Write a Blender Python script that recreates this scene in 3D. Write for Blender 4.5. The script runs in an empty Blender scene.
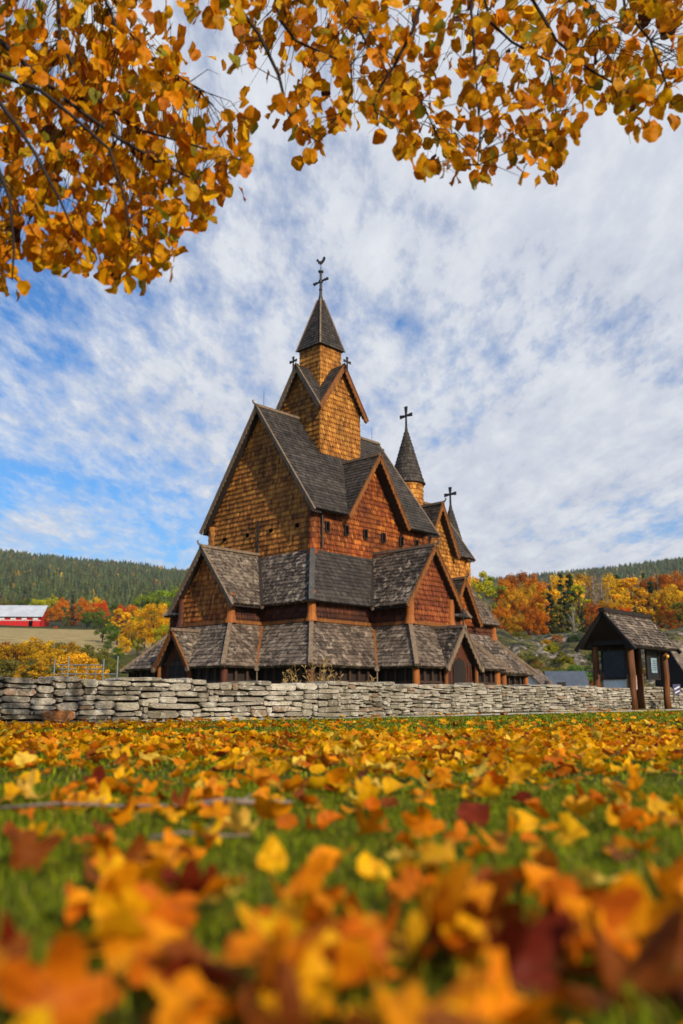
import bpy, bmesh, math, random
import numpy as np
from mathutils import Vector, Matrix
random.seed(7); rng = np.random.default_rng(11)
S = bpy.context.scene; C = S.collection
R = math.radians; PI = math.pi

# ------------------------------------------------------------------ camera numbers (also used to size things)
F, TILT, CAMZ = 864.4, R(12.27), 0.30
def px(u, y, dist):                     # where a sight line through a pixel is at ground distance `dist` (along +Y)
    a = (u-341.5)/F; b = (512-y)/F
    Y = math.cos(TILT)-b*math.sin(TILT); Z = math.sin(TILT)+b*math.cos(TILT)
    k = dist/Y
    return Vector((a*k, dist, CAMZ+Z*k))
def gpx(u, y, z=0.0):                   # point of the sight line at height z
    a = (u-341.5)/F; b = (512-y)/F
    Y = math.cos(TILT)-b*math.sin(TILT); Z = math.sin(TILT)+b*math.cos(TILT)
    k = (z-CAMZ)/Z
    return Vector((a*k, Y*k, z))

# ------------------------------------------------------------------ materials
def nt(name):
    m = bpy.data.materials.new(name); m.use_nodes = True
    t = m.node_tree; return m, t.nodes, t.links, t.nodes['Principled BSDF']
def ramp(n, pts):
    r = n.new('ShaderNodeValToRGB'); e = r.color_ramp.elements
    while len(e) < len(pts): e.new(.5)
    for i, (p, c) in enumerate(pts):
        e[i].position = p; e[i].color = (*c, 1)
    return r
def noise(n, l, scale, detail=6, rough=.6, coord='Object', stretch=None, dist=0):
    tc = n.new('ShaderNodeTexCoord'); no = n.new('ShaderNodeTexNoise')
    no.inputs['Scale'].default_value = scale; no.inputs['Detail'].default_value = detail
    no.inputs['Roughness'].default_value = rough; no.inputs['Distortion'].default_value = dist
    if stretch:
        mp = n.new('ShaderNodeMapping'); mp.inputs['Scale'].default_value = stretch
        l.new(tc.outputs[coord], mp.inputs['Vector']); l.new(mp.outputs[0], no.inputs['Vector'])
    else: l.new(tc.outputs[coord], no.inputs['Vector'])
    return no
def mixc(n, l, a, b, fac, mode='MIX'):
    m = n.new('ShaderNodeMix'); m.data_type = 'RGBA'; m.blend_type = mode
    for s, v in ((m.inputs[6], a), (m.inputs[7], b)):
        if hasattr(v, 'links'): l.new(v, s)
        else: s.default_value = (*v, 1)
    if hasattr(fac, 'links'): l.new(fac, m.inputs[0])
    else: m.inputs[0].default_value = fac
    return m.outputs[2]
def bump(n, l, h, bsdf, strength=.4, dist=.02):
    b = n.new('ShaderNodeBump'); b.inputs['Strength'].default_value = strength; b.inputs['Distance'].default_value = dist
    l.new(h, b.inputs['Height']); l.new(b.outputs[0], bsdf.inputs['Normal'])
def attr(n, name):
    a = n.new('ShaderNodeAttribute'); a.attribute_name = name; return a

def shingle_mat(name, dark, mid, light, stain=.5, rough=.75, lichen=None, blotch=1.0):
    m, n, l, b = nt(name)
    r = ramp(n, [(0, dark), (.45, mid), (1, light)])
    l.new(attr(n, 'rnd').outputs['Fac'], r.inputs[0])
    c = r.outputs[0]
    no = noise(n, l, .55*blotch, 8, .65)
    rr = ramp(n, [(.36, (1-stain,)*3), (.62, (1.08,)*3)]); l.new(no.outputs[0], rr.inputs[0])
    c = mixc(n, l, c, rr.outputs[0], 1, 'MULTIPLY')
    st = noise(n, l, 11, 5, .65, stretch=(1, 1, .10))
    r2 = ramp(n, [(.32, (.48,)*3), (.66, (1.22,)*3)]); l.new(st.outputs[0], r2.inputs[0])
    c = mixc(n, l, c, r2.outputs[0], .8, 'MULTIPLY')
    if lichen:
        li = noise(n, l, 3.2, 8, .75, dist=.6); r3 = ramp(n, [(.52, (0,)*3), (.62, (1,)*3)]); l.new(li.outputs[0], r3.inputs[0])
        c = mixc(n, l, c, lichen, r3.outputs[0])
    l.new(c, b.inputs['Base Color']); b.inputs['Roughness'].default_value = rough
    b.inputs['Specular IOR Level'].default_value = .3
    bump(n, l, st.outputs[0], b, .35, .01)
    return m
def wood_mat(name, a, c, scale=10, rough=.7, stretch=(1, 1, .1)):
    m, n, l, b = nt(name)
    no = noise(n, l, scale, 7, .65, stretch=stretch); r = ramp(n, [(.3, a), (.72, c)]); l.new(no.outputs[0], r.inputs[0])
    l.new(r.outputs[0], b.inputs['Base Color']); b.inputs['Roughness'].default_value = rough
    b.inputs['Specular IOR Level'].default_value = .3
    bump(n, l, no.outputs[0], b, .4, .01); return m
def plain(name, a, c=None, scale=4, rough=.7, metal=0):
    m, n, l, b = nt(name)
    no = noise(n, l, scale, 6); r = ramp(n, [(.35, a), (.68, c or tuple(x*1.35 for x in a))]); l.new(no.outputs[0], r.inputs[0])
    l.new(r.outputs[0], b.inputs['Base Color']); b.inputs['Roughness'].default_value = rough; b.inputs['Metallic'].default_value = metal
    return m
M = {}
M['gold'] = shingle_mat('golden tarred shingles', (.20, .065, .009), (.44, .165, .020), (.66, .30, .05), .42)
M['brown'] = shingle_mat('weathered brown shingles', (.17, .056, .010), (.47, .168, .026), (.74, .315, .054), .5)
M['rust'] = shingle_mat('rusty brown shingles', (.15, .036, .008), (.40, .112, .018), (.70, .27, .045), .5)
M['orange'] = shingle_mat('orange tarred shingles', (.12, .024, .005), (.30, .064, .008), (.54, .165, .018), .6)
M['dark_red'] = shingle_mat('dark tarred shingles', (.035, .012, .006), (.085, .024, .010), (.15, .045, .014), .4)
M['red'] = shingle_mat('red tarred shingles', (.13, .028, .009), (.27, .06, .014), (.42, .125, .024), .45)
M['roof_black'] = shingle_mat('black tarred roof shingles', (.024, .018, .015), (.054, .043, .035), (.10, .082, .067), .4)
M['roof_grey'] = shingle_mat('weathered grey roof shingles', (.045, .031, .022), (.135, .098, .070), (.28, .215, .155), .65, lichen=(.38, .30, .22), blotch=1.6)
M['roof_brown'] = shingle_mat('brown grey roof shingles', (.042, .026, .018), (.115, .078, .054), (.23, .165, .115), .6, lichen=(.34, .26, .19), blotch=1.6)
M['roof_patch'] = shingle_mat('patchy worn roof shingles', (.026, .019, .015), (.072, .053, .040), (.17, .13, .098), .6, lichen=(.38, .30, .225), blotch=1.6)
M['board_gold'] = wood_mat('tarred golden boards', (.09, .032, .008), (.31, .108, .020), 8)
M['board_grey'] = wood_mat('weathered bargeboards', (.10, .066, .042), (.28, .195, .125), 8)
M['board_char'] = wood_mat('charcoal hip boards', (.04, .035, .032), (.11, .10, .092), 8)
M['board_red'] = wood_mat('dark red tarred boards', (.045, .014, .007), (.13, .034, .013), 8)
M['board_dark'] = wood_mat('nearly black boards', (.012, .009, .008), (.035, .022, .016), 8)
M['log_orange'] = wood_mat('orange corner logs', (.17, .042, .009), (.46, .15, .022), 5)
M['board_brown'] = wood_mat('brown black boards', (.03, .016, .010), (.085, .042, .024), 8)
M['log_shelter'] = wood_mat('shelter logs', (.03, .012, .006), (.23, .075, .015), 9)
M['iron'] = plain('dark iron', (.012, .010, .010), (.03, .022, .018), 8, .55)
M['black'] = plain('black opening', (.003, .003, .003), (.006, .005, .004), 4, 1.0); M['black'].node_tree.nodes['Principled BSDF'].inputs['Specular IOR Level'].default_value = 0

# ------------------------------------------------------------------ mesh builder
class MB:
    def __init__(s, off=(0, 0, 0)): s.v = []; s.f = []; s.r = []; s.off = Vector(off)
    def add(s, vs, fs, rnd=None):
        k = len(s.v); r = random.random() if rnd is None else rnd
        s.v += [tuple(Vector(v)+s.off) for v in vs]
        for f in fs: s.f.append(tuple(k+i for i in f)); s.r.append(r)
    def box(s, c, d, rz=0, rnd=None, jit=0):
        vs = []
        for x in (-.5, .5):
            for y in (-.5, .5):
                for z in (-.5, .5):
                    p = Vector((x*d[0], y*d[1], z*d[2]))
                    if jit: p += Vector([random.uniform(-jit, jit) for _ in range(3)])
                    if rz: p.rotate(Matrix.Rotation(rz, 3, 'Z'))
                    vs.append(p+Vector(c))
        s.add(vs, [(0, 1, 3, 2), (4, 6, 7, 5), (0, 4, 5, 1), (2, 3, 7, 6), (0, 2, 6, 4), (1, 5, 7, 3)], rnd)
    def beam(s, a, b, w, h, up=(0, 0, 1), rnd=None):
        a = Vector(a); b = Vector(b); d = (b-a).normalized(); up = Vector(up)
        x = d.cross(up).normalized(); y = x.cross(d).normalized()
        vs = [p+x*sx*w/2+y*sy*h/2 for p in (a, b) for sx in (-1, 1) for sy in (-1, 1)]
        s.add(vs, [(0, 1, 3, 2), (4, 6, 7, 5), (0, 4, 5, 1), (2, 3, 7, 6), (0, 2, 6, 4), (1, 5, 7, 3)], rnd)
    def tube(s, pts, rad, n=8, cap=True, rnd=None):
        pts = [Vector(p) for p in pts]; rad = rad if isinstance(rad, (list, tuple)) else [rad]*len(pts)
        vs = []; prev = None
        for i, p in enumerate(pts):
            d = (pts[min(i+1, len(pts)-1)]-pts[max(i-1, 0)]).normalized()
            if prev is None: x = d.orthogonal().normalized()
            else:
                x = prev-d*prev.dot(d)
                x = x.normalized() if x.length > 1e-6 else d.orthogonal().normalized()
            prev = x; y = d.cross(x)
            for k in range(n):
                a = 2*PI*k/n; vs.append(p+(x*math.cos(a)+y*math.sin(a))*rad[i])
        fs = [(i*n+k, i*n+(k+1) % n, (i+1)*n+(k+1) % n, (i+1)*n+k) for i in range(len(pts)-1) for k in range(n)]
        if cap: fs += [tuple(range(n-1, -1, -1)), tuple(range((len(pts)-1)*n, len(pts)*n))]
        s.add(vs, fs, rnd)
    def slab(s, poly, th, hint, rnd=.4):      # closed slab below a planar polygon
        poly, nrm = orient(poly, hint); n = len(poly)
        vs = list(poly)+[p-nrm*th for p in poly]
        s.add(vs, [tuple(range(n)), tuple(range(2*n-1, n-1, -1))]+[(i, i+n, (i+1) % n+n, (i+1) % n) for i in range(n)], rnd)
    def shingles(s, poly, hint, row=.27, wid=.17, t=.035, tip=.35, lo=0., hi=1.):
        poly, nrm = orient(poly, hint)
        U = Vector((0, 0, 1)).cross(nrm)
        U = U.normalized() if U.length > 1e-5 else Vector((1, 0, 0))
        V = nrm.cross(U); O = poly[0]
        p2 = [((p-O).dot(U), (p-O).dot(V)) for p in poly]
        u0 = min(p[0] for p in p2); u1 = max(p[0] for p in p2); v0 = min(p[1] for p in p2); v1 = max(p[1] for p in p2)
        nrow = max(1, round((v1-v0)/row)); row = (v1-v0)/nrow
        ne = len(p2)
        edges = [(p2[i], p2[(i+1) % ne]) for i in range(ne)]
        for r in range(nrow):
            vb = v0+r*row-.02; vt = vb+row*1.25
            u = u0-wid*(.5 if r % 2 else 0)-random.random()*.03
            rowr = random.uniform(-.13, .13)
            while u < u1:
                w = wid*random.uniform(.85, 1.12); a, b = u, u+w-.012; u += w
                dv = random.uniform(-.012, .012); h = tip*w
                sh = [(a, vb+h+dv), (a+(b-a)*.25, vb+h*.25+dv), ((a+b)/2, vb+dv), (b-(b-a)*.25, vb+h*.25+dv), (b, vb+h+dv), (b, vt), (a, vt)]
                for (x1, y1), (x2, y2) in edges:
                    out = []; ex, ey = x2-x1, y2-y1
                    L = math.hypot(ex, ey)
                    if L < 1e-6: continue
                    d = [(ex*(q[1]-y1)-ey*(q[0]-x1))/L+.03 for q in sh]
                    if min(d) >= 0: continue
                    for i in range(len(sh)):
                        j = (i+1) % len(sh)
                        if d[i] >= 0: out.append(sh[i])
                        if (d[i] >= 0) != (d[j] >= 0):
                            k = d[i]/(d[i]-d[j]); out.append((sh[i][0]+(sh[j][0]-sh[i][0])*k, sh[i][1]+(sh[j][1]-sh[i][1])*k))
                    sh = out
                    if len(sh) < 3: break
                if len(sh) < 3: continue
                tt = t*random.uniform(.75, 1.3)
                fr = []; bk = []
                for (x, y) in sh:
                    k = 1-(y-vb)/(row*1.25); P = O+U*x+V*y
                    fr.append(P+nrm*(.004+tt*max(0, k))); bk.append(P-nrm*.01)
                m = len(sh); rr = min(1, max(0, lo+(hi-lo)*random.betavariate(2, 2.2)+rowr*(hi-lo)))
                s.add(fr+bk, [tuple(range(m))]+[(i, i+m, (i+1) % m+m, (i+1) % m) for i in range(m)
                              if sh[i][1] < vt-.02 or sh[(i+1) % m][1] < vt-.02], rr)
    def ring_shingles(s, c, r0, z0, r1, z1, n=40, row=.25, t=.03, a0=0, a1=2*PI):   # round tower or cone
        L = math.hypot(r0-r1, z1-z0); rows = max(1, round(L/row))
        for k in range(rows):
            f0 = k/rows; f1 = min(1, (k+1.2)/rows)
            ra, rb = r0+(r1-r0)*f0, r0+(r1-r0)*f1; za, zb = z0+(z1-z0)*f0, z0+(z1-z0)*f1
            m = max(8, int(n*(ra/max(r0, r1))**.6)); off = .5*(k % 2)
            for i in range(m):
                b0 = a0+(a1-a0)*(i+off)/m; b1 = a0+(a1-a0)*(i+off+.93)/m; bm = (b0+b1)/2; q = t*random.uniform(.7, 1.3)
                P = lambda a, r, z: (c[0]+r*math.cos(a), c[1]+r*math.sin(a), c[2]+z)
                dz = .04+random.uniform(-.01, .01)
                vs = [P(b0, ra+q, za+dz), P(bm, ra+q, za), P(b1, ra+q, za+dz), P(b1, rb, zb), P(b0, rb, zb), P(b0, ra-.02, za+dz), P(bm, ra-.02, za), P(b1, ra-.02, za+dz)]
                s.add(vs, [(0, 1, 2, 3, 4), (0, 5, 6, 1), (1, 6, 7, 2)], min(1, max(0, random.betavariate(2, 2.2))))
    def lathe(s, c, prof, n=32, rnd=.4):
        vs = [(c[0]+r*math.cos(2*PI*k/n), c[1]+r*math.sin(2*PI*k/n), c[2]+z) for r, z in prof for k in range(n)]
        s.add(vs, [(i*n+k, i*n+(k+1) % n, (i+1)*n+(k+1) % n, (i+1)*n+k) for i in range(len(prof)-1) for k in range(n)], rnd)
    def build(s, name, mat, parent=None, smooth=False):
        me = bpy.data.meshes.new(name); me.from_pydata(s.v, [], s.f)
        a = me.attributes.new('rnd', 'FLOAT', 'FACE'); a.data.foreach_set('value', s.r)
        if smooth: me.polygons.foreach_set('use_smooth', [True]*len(me.polygons))
        me.materials.append(mat); me.update()
        o = bpy.data.objects.new(name, me); C.objects.link(o)
        if parent: o.parent = parent
        return o
def orient(poly, hint):
    poly = [Vector(p) for p in poly]; n = Vector((0, 0, 0))
    for i, p in enumerate(poly): n += (p).cross(poly[(i+1) % len(poly)])
    n.normalize()
    if n.dot(Vector(hint)) < 0: poly.reverse(); n = -n
    return poly, n
def tag(o, label=None, cat=None, group=None, kind=None):
    if label: o['label'] = label
    if cat: o['category'] = cat
    if group: o['group'] = group
    if kind: o['kind'] = kind
    return o
def empty(name, loc, rz=0):
    o = bpy.data.objects.new(name, None); C.objects.link(o); o.location = loc; o.rotation_euler = (0, 0, rz); o.empty_display_size = .2
    return o
def arr_mesh(name, V, Fq, mat, rnd=None, col=None, smooth=False):    # numpy arrays -> mesh with equal-size faces
    me = bpy.data.meshes.new(name); nv = len(V); nf, k = Fq.shape
    me.vertices.add(nv); me.vertices.foreach_set('co', np.ascontiguousarray(V, dtype=np.float32).ravel())
    me.loops.add(nf*k); me.loops.foreach_set('vertex_index', np.ascontiguousarray(Fq, dtype=np.int32).ravel())
    me.polygons.add(nf); me.polygons.foreach_set('loop_start', np.arange(0, nf*k, k, dtype=np.int32))
    if smooth: me.polygons.foreach_set('use_smooth', np.ones(nf, dtype=bool))
    if rnd is not None:
        a = me.attributes.new('rnd', 'FLOAT', 'FACE'); a.data.foreach_set('value', np.ascontiguousarray(rnd, dtype=np.float32))
    if col is not None:
        a = me.attributes.new('tint', 'FLOAT_COLOR', 'POINT'); cc = np.ones((nv, 4), dtype=np.float32); cc[:, :3] = col
        a.data.foreach_set('color', cc.ravel())
    me.update(calc_edges=True); me.validate(); me.materials.append(mat); return me
def link(name, me, parent=None):
    o = bpy.data.objects.new(name, me); C.objects.link(o); o.parent = parent; return o

# ================================================================== THE CHURCH
# local axes: x = east (e), y = north (n), z up from the churchyard. All heights below are given 0.3 m low (camera level) and lifted by OFF.
OFF = (0, 0, .3)
YAW = R(43.727)
church = empty('stave_church', (-4.704, 45.702, 0), PI/2-YAW)
tag(church, 'tall shingled wooden stave church with stepped roofs and three spires behind the stone wall', 'church')
def mb(): return MB(OFF)
CT = 4.95                                   # e of the tower / nave centre
NE, NW_, NH = .4, 9.5, 4.1                  # clerestory wall: e from .4 to 9.5, n +-4.1
VW, VS = Vector((-1, 0, 0)), Vector((0, -1, 0)); VE, VN = -VW, -VS

def bargeboards(parent, apex, tips, mat, name='bargeboard', out=(0, 0, 0), w=.19, th=.06, teeth=True):
    out = Vector(out)
    for t in tips:
        m = mb(); a = Vector(apex)+out*.05; b = Vector(t)+out*.05; d = (b-a).normalized()
        perp = out.cross(d); perp = perp if perp.z > 0 else -perp
        a2 = a-perp*w*.35-d*.1; b2 = b-perp*w*.35+d*.16
        m.beam(a2, b2, th, w, up=perp); m.beam(a2+perp*w*.5+out*.01, b2+perp*w*.5+out*.01, th*1.8, w*.22, up=perp)
        if teeth:
            L = (b2-a2).length; k = int(L/.3)
            for i in range(k):
                c = a2+d*(.25+i*.3)-perp*w*.52
                x = d*.11; y = perp*.05; o = out*th*.3
                m.add([c-x+o, c+x+o, c-y+o, c-x-o, c+x-o, c-y-o], [(0, 2, 1), (3, 4, 5), (0, 3, 5, 2), (2, 5, 4, 1)], .6)
        m.build(name, M[mat], parent)
def finial(m, p, out, s=1.0):                # carved curl at the ridge end
    p = Vector(p); out = Vector(out); z = Vector((0, 0, 1))
    m.tube([p-out*.3*s, p+z*.05*s, p+out*.22*s+z*.14*s, p+out*.36*s+z*.30*s, p+out*.30*s+z*.40*s, p+out*.2*s+z*.36*s], [.10*s, .10*s, .09*s, .07*s, .05*s, .03*s], 6)
def cross(parent, p, h, half, ax=(0, 1, 0), th=.09, name='cross', bar=.62):
    m = mb(); p = Vector(p); ax = Vector(ax); z = Vector((0, 0, 1)); up = ax.cross(z)
    def arm(a, b, w0, w1):
        d = (b-a).normalized(); s = d.cross(up).normalized()
        vs = [a+s*w0+up*th*.4, a-s*w0+up*th*.4, a-s*w0-up*th*.4, a+s*w0-up*th*.4, b+s*w1+up*th*.4, b-s*w1+up*th*.4, b-s*w1-up*th*.4, b+s*w1-up*th*.4]
        m.add(vs, [(0, 1, 2, 3), (4, 7, 6, 5), (0, 4, 5, 1), (1, 5, 6, 2), (2, 6, 7, 3), (3, 7, 4, 0)])
    c = p+z*h*bar
    arm(p-z*.2, c, th*.6, th*.42); arm(c, p+z*h, th*.42, th*1.15)
    arm(c-ax*th*.3, c+ax*half, th*.42, th*1.15); arm(c+ax*th*.3, c-ax*half, th*.42, th*1.15)
    return m.build(name, M['iron'], parent)

def gable_roof(name, A, B, half, zr, ze, out, matroof, matbarge, parent, row=.24, wid=.15, extra=0, fin=True, zr_b=None, barge_b=False, valley_w=None, th=.13, notch=None, bw=.19):
    """ridge from front verge A=(e,n) to back B; `out` points from B to A; valley_w: back end of the EAVE (e,n distance from A)"""
    out = Vector(out); side = out.cross(Vector((0, 0, 1)))
    a = Vector((A[0], A[1], 0)); b = Vector((B[0], B[1], 0)); L = (a-b).length
    le = L if valley_w is None else valley_w
    m = mb(); tips = []
    for sgn in (-1, 1):
        tip = a+side*sgn*half+Vector((0, 0, ze)); eb = a-out*le+side*sgn*half+Vector((0, 0, ze))
        ra = a+Vector((0, 0, zr)); rb = b+Vector((0, 0, zr if zr_b is None else zr_b)); tips.append(tip)
        h = side*sgn+Vector((0, 0, .6))
        polys = [[tip, eb, rb, ra]]
        if notch:                             # gap where a dormer breaks through the eave: (distance from A, half width, height of its ridge)
            nd, nh, nz = notch; fz = min(1, (nz-ze)/(zr-ze)); pt = lambda d_, f_: (tip-out*d_).lerp(ra-out*d_, f_)
            polys = [[pt(0, 0), pt(nd-nh, 0), pt(nd, fz), pt(nd, 1), pt(0, 1)], [pt(nd+nh, 0), pt(L, 0), pt(L, 1), pt(nd, 1), pt(nd, fz)]]
        for poly in polys: m.slab(poly, th, h, .25); m.shingles(poly, h, row, wid, .035, .3)
    r = m.build(name, M[matroof], parent)
    sf = mb()  # near-black boards added under the roof; their colour paints in the shade there
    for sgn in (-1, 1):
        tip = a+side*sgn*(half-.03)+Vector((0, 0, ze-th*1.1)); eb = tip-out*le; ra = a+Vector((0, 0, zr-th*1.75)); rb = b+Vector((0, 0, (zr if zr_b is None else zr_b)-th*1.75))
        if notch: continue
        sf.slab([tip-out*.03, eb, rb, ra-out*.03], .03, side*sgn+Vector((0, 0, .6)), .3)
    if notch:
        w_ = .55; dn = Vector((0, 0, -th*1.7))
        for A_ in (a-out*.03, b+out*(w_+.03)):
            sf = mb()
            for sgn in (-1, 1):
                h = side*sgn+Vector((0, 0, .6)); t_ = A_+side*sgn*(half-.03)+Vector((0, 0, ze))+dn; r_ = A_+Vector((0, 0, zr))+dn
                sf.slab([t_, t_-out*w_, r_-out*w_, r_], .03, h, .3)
            sf.build('shade_soffit', M['board_dark'], r)
    else: sf.build('shade_soffit', M['board_dark'], r)
    k = mb(); ra = a+Vector((0, 0, zr+.04)); rb = b+Vector((0, 0, zr+.04))
    k.beam(ra+out*.12, rb, .2, .14)
    if fin: finial(k, ra+out*.1, out, .62)
    k.build('ridge_board', M[matbarge if matbarge != 'board_gold' else 'board_grey'], r)
    bargeboards(r, a+Vector((0, 0, zr)), tips, matbarge, out=out, w=bw, teeth=bw > .12)
    if barge_b: bargeboards(r, b+Vector((0, 0, zr)), [t-out*L for t in tips], matbarge, out=-out, w=bw, teeth=bw > .12)
    return r
def windows(parent, pts, out, w, h, round_=False):
    out = Vector(out); side = out.cross(Vector((0, 0, 1)))
    for p in pts:
        p = Vector(p)
        if round_:
            m = mb(); ring = []
            for k in range(12):
                a = 2*PI*k/12; ring.append(p+side*math.cos(a)*w+Vector((0, 0, math.sin(a)*w)))
            m.add([q+out*.11 for q in ring]+[q for q in ring], [tuple(range(12))]+[(i, (i+1) % 12, (i+1) % 12+12, i+12) for i in range(12)])
            m.build('round_window', M['black'], parent)
        else:
            m = mb()
            for sx in (-1, 1): m.beam(p+side*sx*(w/2+.03)+Vector((0, 0, -h/2-.05))+out*.05, p+side*sx*(w/2+.03)+Vector((0, 0, h/2+.05))+out*.05, .05, .17, up=out)
            for sz in (-1, 1): m.beam(p-side*(w/2)+Vector((0, 0, sz*(h/2+.03)))+out*.045, p+side*(w/2)+Vector((0, 0, sz*(h/2+.03)))+out*.045, .05, .16, up=out)
            o = m.build('window', M['board_dark'], parent)
            g = mb(); q = [p+side*sx*w/2+Vector((0, 0, sz*h/2))+out*.105 for sx, sz in ((-1, -1), (1, -1), (1, 1), (-1, 1))]
            g.slab(q, .05, out); g.build('pane', M['black'], o)
def corner_post(parent, e, n, z0, z1, r=.2, mat='orange', flare=True, rows=True):
    m = mb(); prof = [(r*1.5, z0), (r*1.25, z0+.18), (r, z0+.42), (r, z1)] if flare else [(r, z0), (r, z1)]
    m.lathe((e, n, 0), prof, 14)
    if rows: m.ring_shingles((e, n, 0), r, z0+(.42 if flare else 0), r, z1, 10, .27, .03)
    return m.build('corner_post', M[mat], parent)

# ---- clerestory of the nave
def wall_face(m, poly, hint, **k): m.slab(poly, .12, hint, .3); m.shingles(poly, hint, **k)
ZB, ZEV, ZRG = 7.3, 9.75, 15.75
gw = lambda e: [(e, -NH, ZB), (e, NH, ZB), (e, NH, ZEV+.05), (e, 0, ZRG-.05), (e, -NH, ZEV+.05)]
m = mb(); wall_face(m, gw(NE), VW, row=.275, wid=.165, t=.07, tip=.6)
wW = m.build('west_gable_wall', M['brown'], church); windows(church, [(NE, n, 8.83) for n in (2.93, .94, -.98, -3.02)], VW, .12, .12, True)
m = mb(); m.beam((NE-.07, .05, 7.35), (NE-.07, .05, 9.5), .09, .06, up=(1, 0, 0)); m.build('downpipe', M['iron'], wW)
m = mb(); wall_face(m, [(NE, -NH, ZB), (NW_, -NH, ZB), (NW_, -NH, ZEV), (NE, -NH, ZEV)], VS, row=.275, wid=.165, t=.07, tip=.6)
DG = 4.90
wall_face(m, [(DG-2.35, -NH-.02, ZEV-.6), (DG+2.35, -NH-.02, ZEV-.6), (DG, -NH-.02, 13.15)], VS, row=.275, wid=.165, t=.07, tip=.6)
wS = m.build('south_wall', M['orange'], church); windows(church, [(e, -NH-.02 if 2 < e < 7.5 else -NH, 8.76) for e in (1.37, 2.79, 4.28, 5.76, 7.31, 8.69)], VS, .20, .44)
m = mb(); wall_face(m, [(NE, NH, ZB), (NW_, NH, ZB), (NW_, NH, ZEV), (NE, NH, ZEV)], VN, row=.4, wid=.3)
wall_face(m, [(DG-2.35, NH+.02, ZEV-.6), (DG+2.35, NH+.02, ZEV-.6), (DG, NH+.02, 13.15)], VN, row=.4, wid=.3)
m.build('north_wall', M['brown'], church)
m = mb(); wall_face(m, [tuple(p) for p in gw(NW_)], VE, row=.4, wid=.3); m.build('east_gable_wall', M['brown'], church)
for e, n, mt in ((NE+.02, -NH+.02, 'orange'), (NE, NH, 'brown'), (NW_, -NH, 'orange'), (NW_, NH, 'brown')):
    corner_post(church, e, n, ZB-.1, ZEV-.05, .24, mt, False)
m = mb(); m.tube([(NE+.55, -NH-.14, 7.55), (NE+.55, -NH-.14, 9.5)], .05, 8); m.build('downpipe', M['iron'], wS)
roof = gable_roof('nave_roof', (0, 0), (2*CT+.25, 0), 4.62, 15.97, 9.5, VW, 'roof_black', 'board_grey', church, barge_b=True, row=.25, wid=.16, notch=(DG, 2.36, 13.1))
for sg, o in ((-1, VS), (1, VN)):
    gable_roof('dormer_roof', (DG, sg*4.72), (DG, 0), 2.42, 13.22, 9.5, o, 'roof_black', 'board_gold', church, valley_w=.1, row=.25, wid=.16, zr_b=13.22)
# ---- tower
q = 1.664; m = mb()
for hint, ax in ((VW, 0), (VE, 0), (VS, 1), (VN, 1)):
    sg = -1 if hint in (VW, VS) else 1
    pts = [(-q, 11.3), (q, 11.3), (q, 16.75), (0, 19.1), (-q, 16.75)]
    poly = [((CT+sg*q, t, z) if ax == 0 else (CT+t, sg*q, z)) for t, z in pts]
    wall_face(m, poly, hint, row=.285, wid=.2, t=.07, tip=.45)
tower = m.build('main_tower', M['gold'], church)
m = mb(); Q = q+.24; Q2 = Q+.05
for sx, sy in ((-1, 0), (1, 0), (0, -1), (0, 1)):
    for s2 in (-1, 1):
        d = Vector((sx, sy, 0)); sd = Vector((-sy, sx, 0))*s2; c = Vector((CT, 0, 0))
        poly = [c+d*Q2+sd*Q2+Vector((0, 0, 16.4)), c+d*Q2+Vector((0, 0, 19.27)), c+Vector((0, 0, 19.27))]
        m.slab(poly, .1, sd+Vector((0, 0, .6)), .25); m.shingles(poly, sd+Vector((0, 0, .6)), .25, .15, .03, .3)
tr = m.build('tower_roof', M['roof_black'], church)
for d in (VW, VE, VS, VN):
    c = Vector((CT, 0, 0)); sd = d.cross(Vector((0, 0, 1)))
    bargeboards(tr, c+d*Q2+Vector((0, 0, 19.27)), [c+d*Q2+sd*s2*Q2+Vector((0, 0, 16.4)) for s2 in (-1, 1)], 'board_gold' if d == VS else 'board_grey', out=d, w=.24)
    cross(tower, c+d*(Q2+.28)+Vector((0, 0, 18.98)), .72, .30, sd, .075, bar=.6)
b = .867; m = mb()
for hint, ax in ((VW, 0), (VE, 0), (VS, 1), (VN, 1)):
    sg = -1 if hint in (VW, VS) else 1
    pts = [(-b, 17.2), (b, 17.2), (b, 20.75), (-b, 20.75)]
    wall_face(m, [((CT+sg*b, t, z) if ax == 0 else (CT+t, sg*b, z)) for t, z in pts], hint, row=.28, wid=.18, t=.04, tip=.35)
m.build('belfry', M['gold'], tower)
m = mb(); P = 1.03
for d in (VW, VE, VS, VN):
    c = Vector((CT, 0, 0)); sd = d.cross(Vector((0, 0, 1)))
    lo = [c+d*P+sd*s2*P+Vector((0, 0, 20.68)) for s2 in (-1, 1)]; hi = [c+d*.13+sd*s2*.13+Vector((0, 0, 24.05)) for s2 in (1, -1)]
    m.slab(lo+hi, .06, d+Vector((0, 0, .2)), .25); m.shingles(lo+hi, d+Vector((0, 0, .2)), .2, .14, .03, .3)
    m.slab([lo[0], lo[1], c+Vector((0, 0, 20.72))], .05, (0, 0, -1), .2)
sp = m.build('spire', M['roof_black'], tower)
m = mb()
for sx in (-1, 1):
    for sy in (-1, 1): m.beam((CT+sx*(P+.02), sy*(P+.02), 20.66), (CT+sx*.14, sy*.14, 24.08), .09, .07, up=(sx, sy, .3))
m.build('hip_board', M['board_grey'], tower)
m = mb(); m.lathe((CT, 0, 0), [(.19, 23.95), (.16, 24.1), (.1, 24.4), (.085, 24.7), (.12, 24.75), (.085, 24.85), (.08, 25.2), (.13, 25.25), (.13, 25.4), (.075, 25.45), (.075, 25.9), (.17, 25.95), (.17, 26.03), (.03, 26.06), (.018, 26.5), (0, 26.5)], 10)
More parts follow.
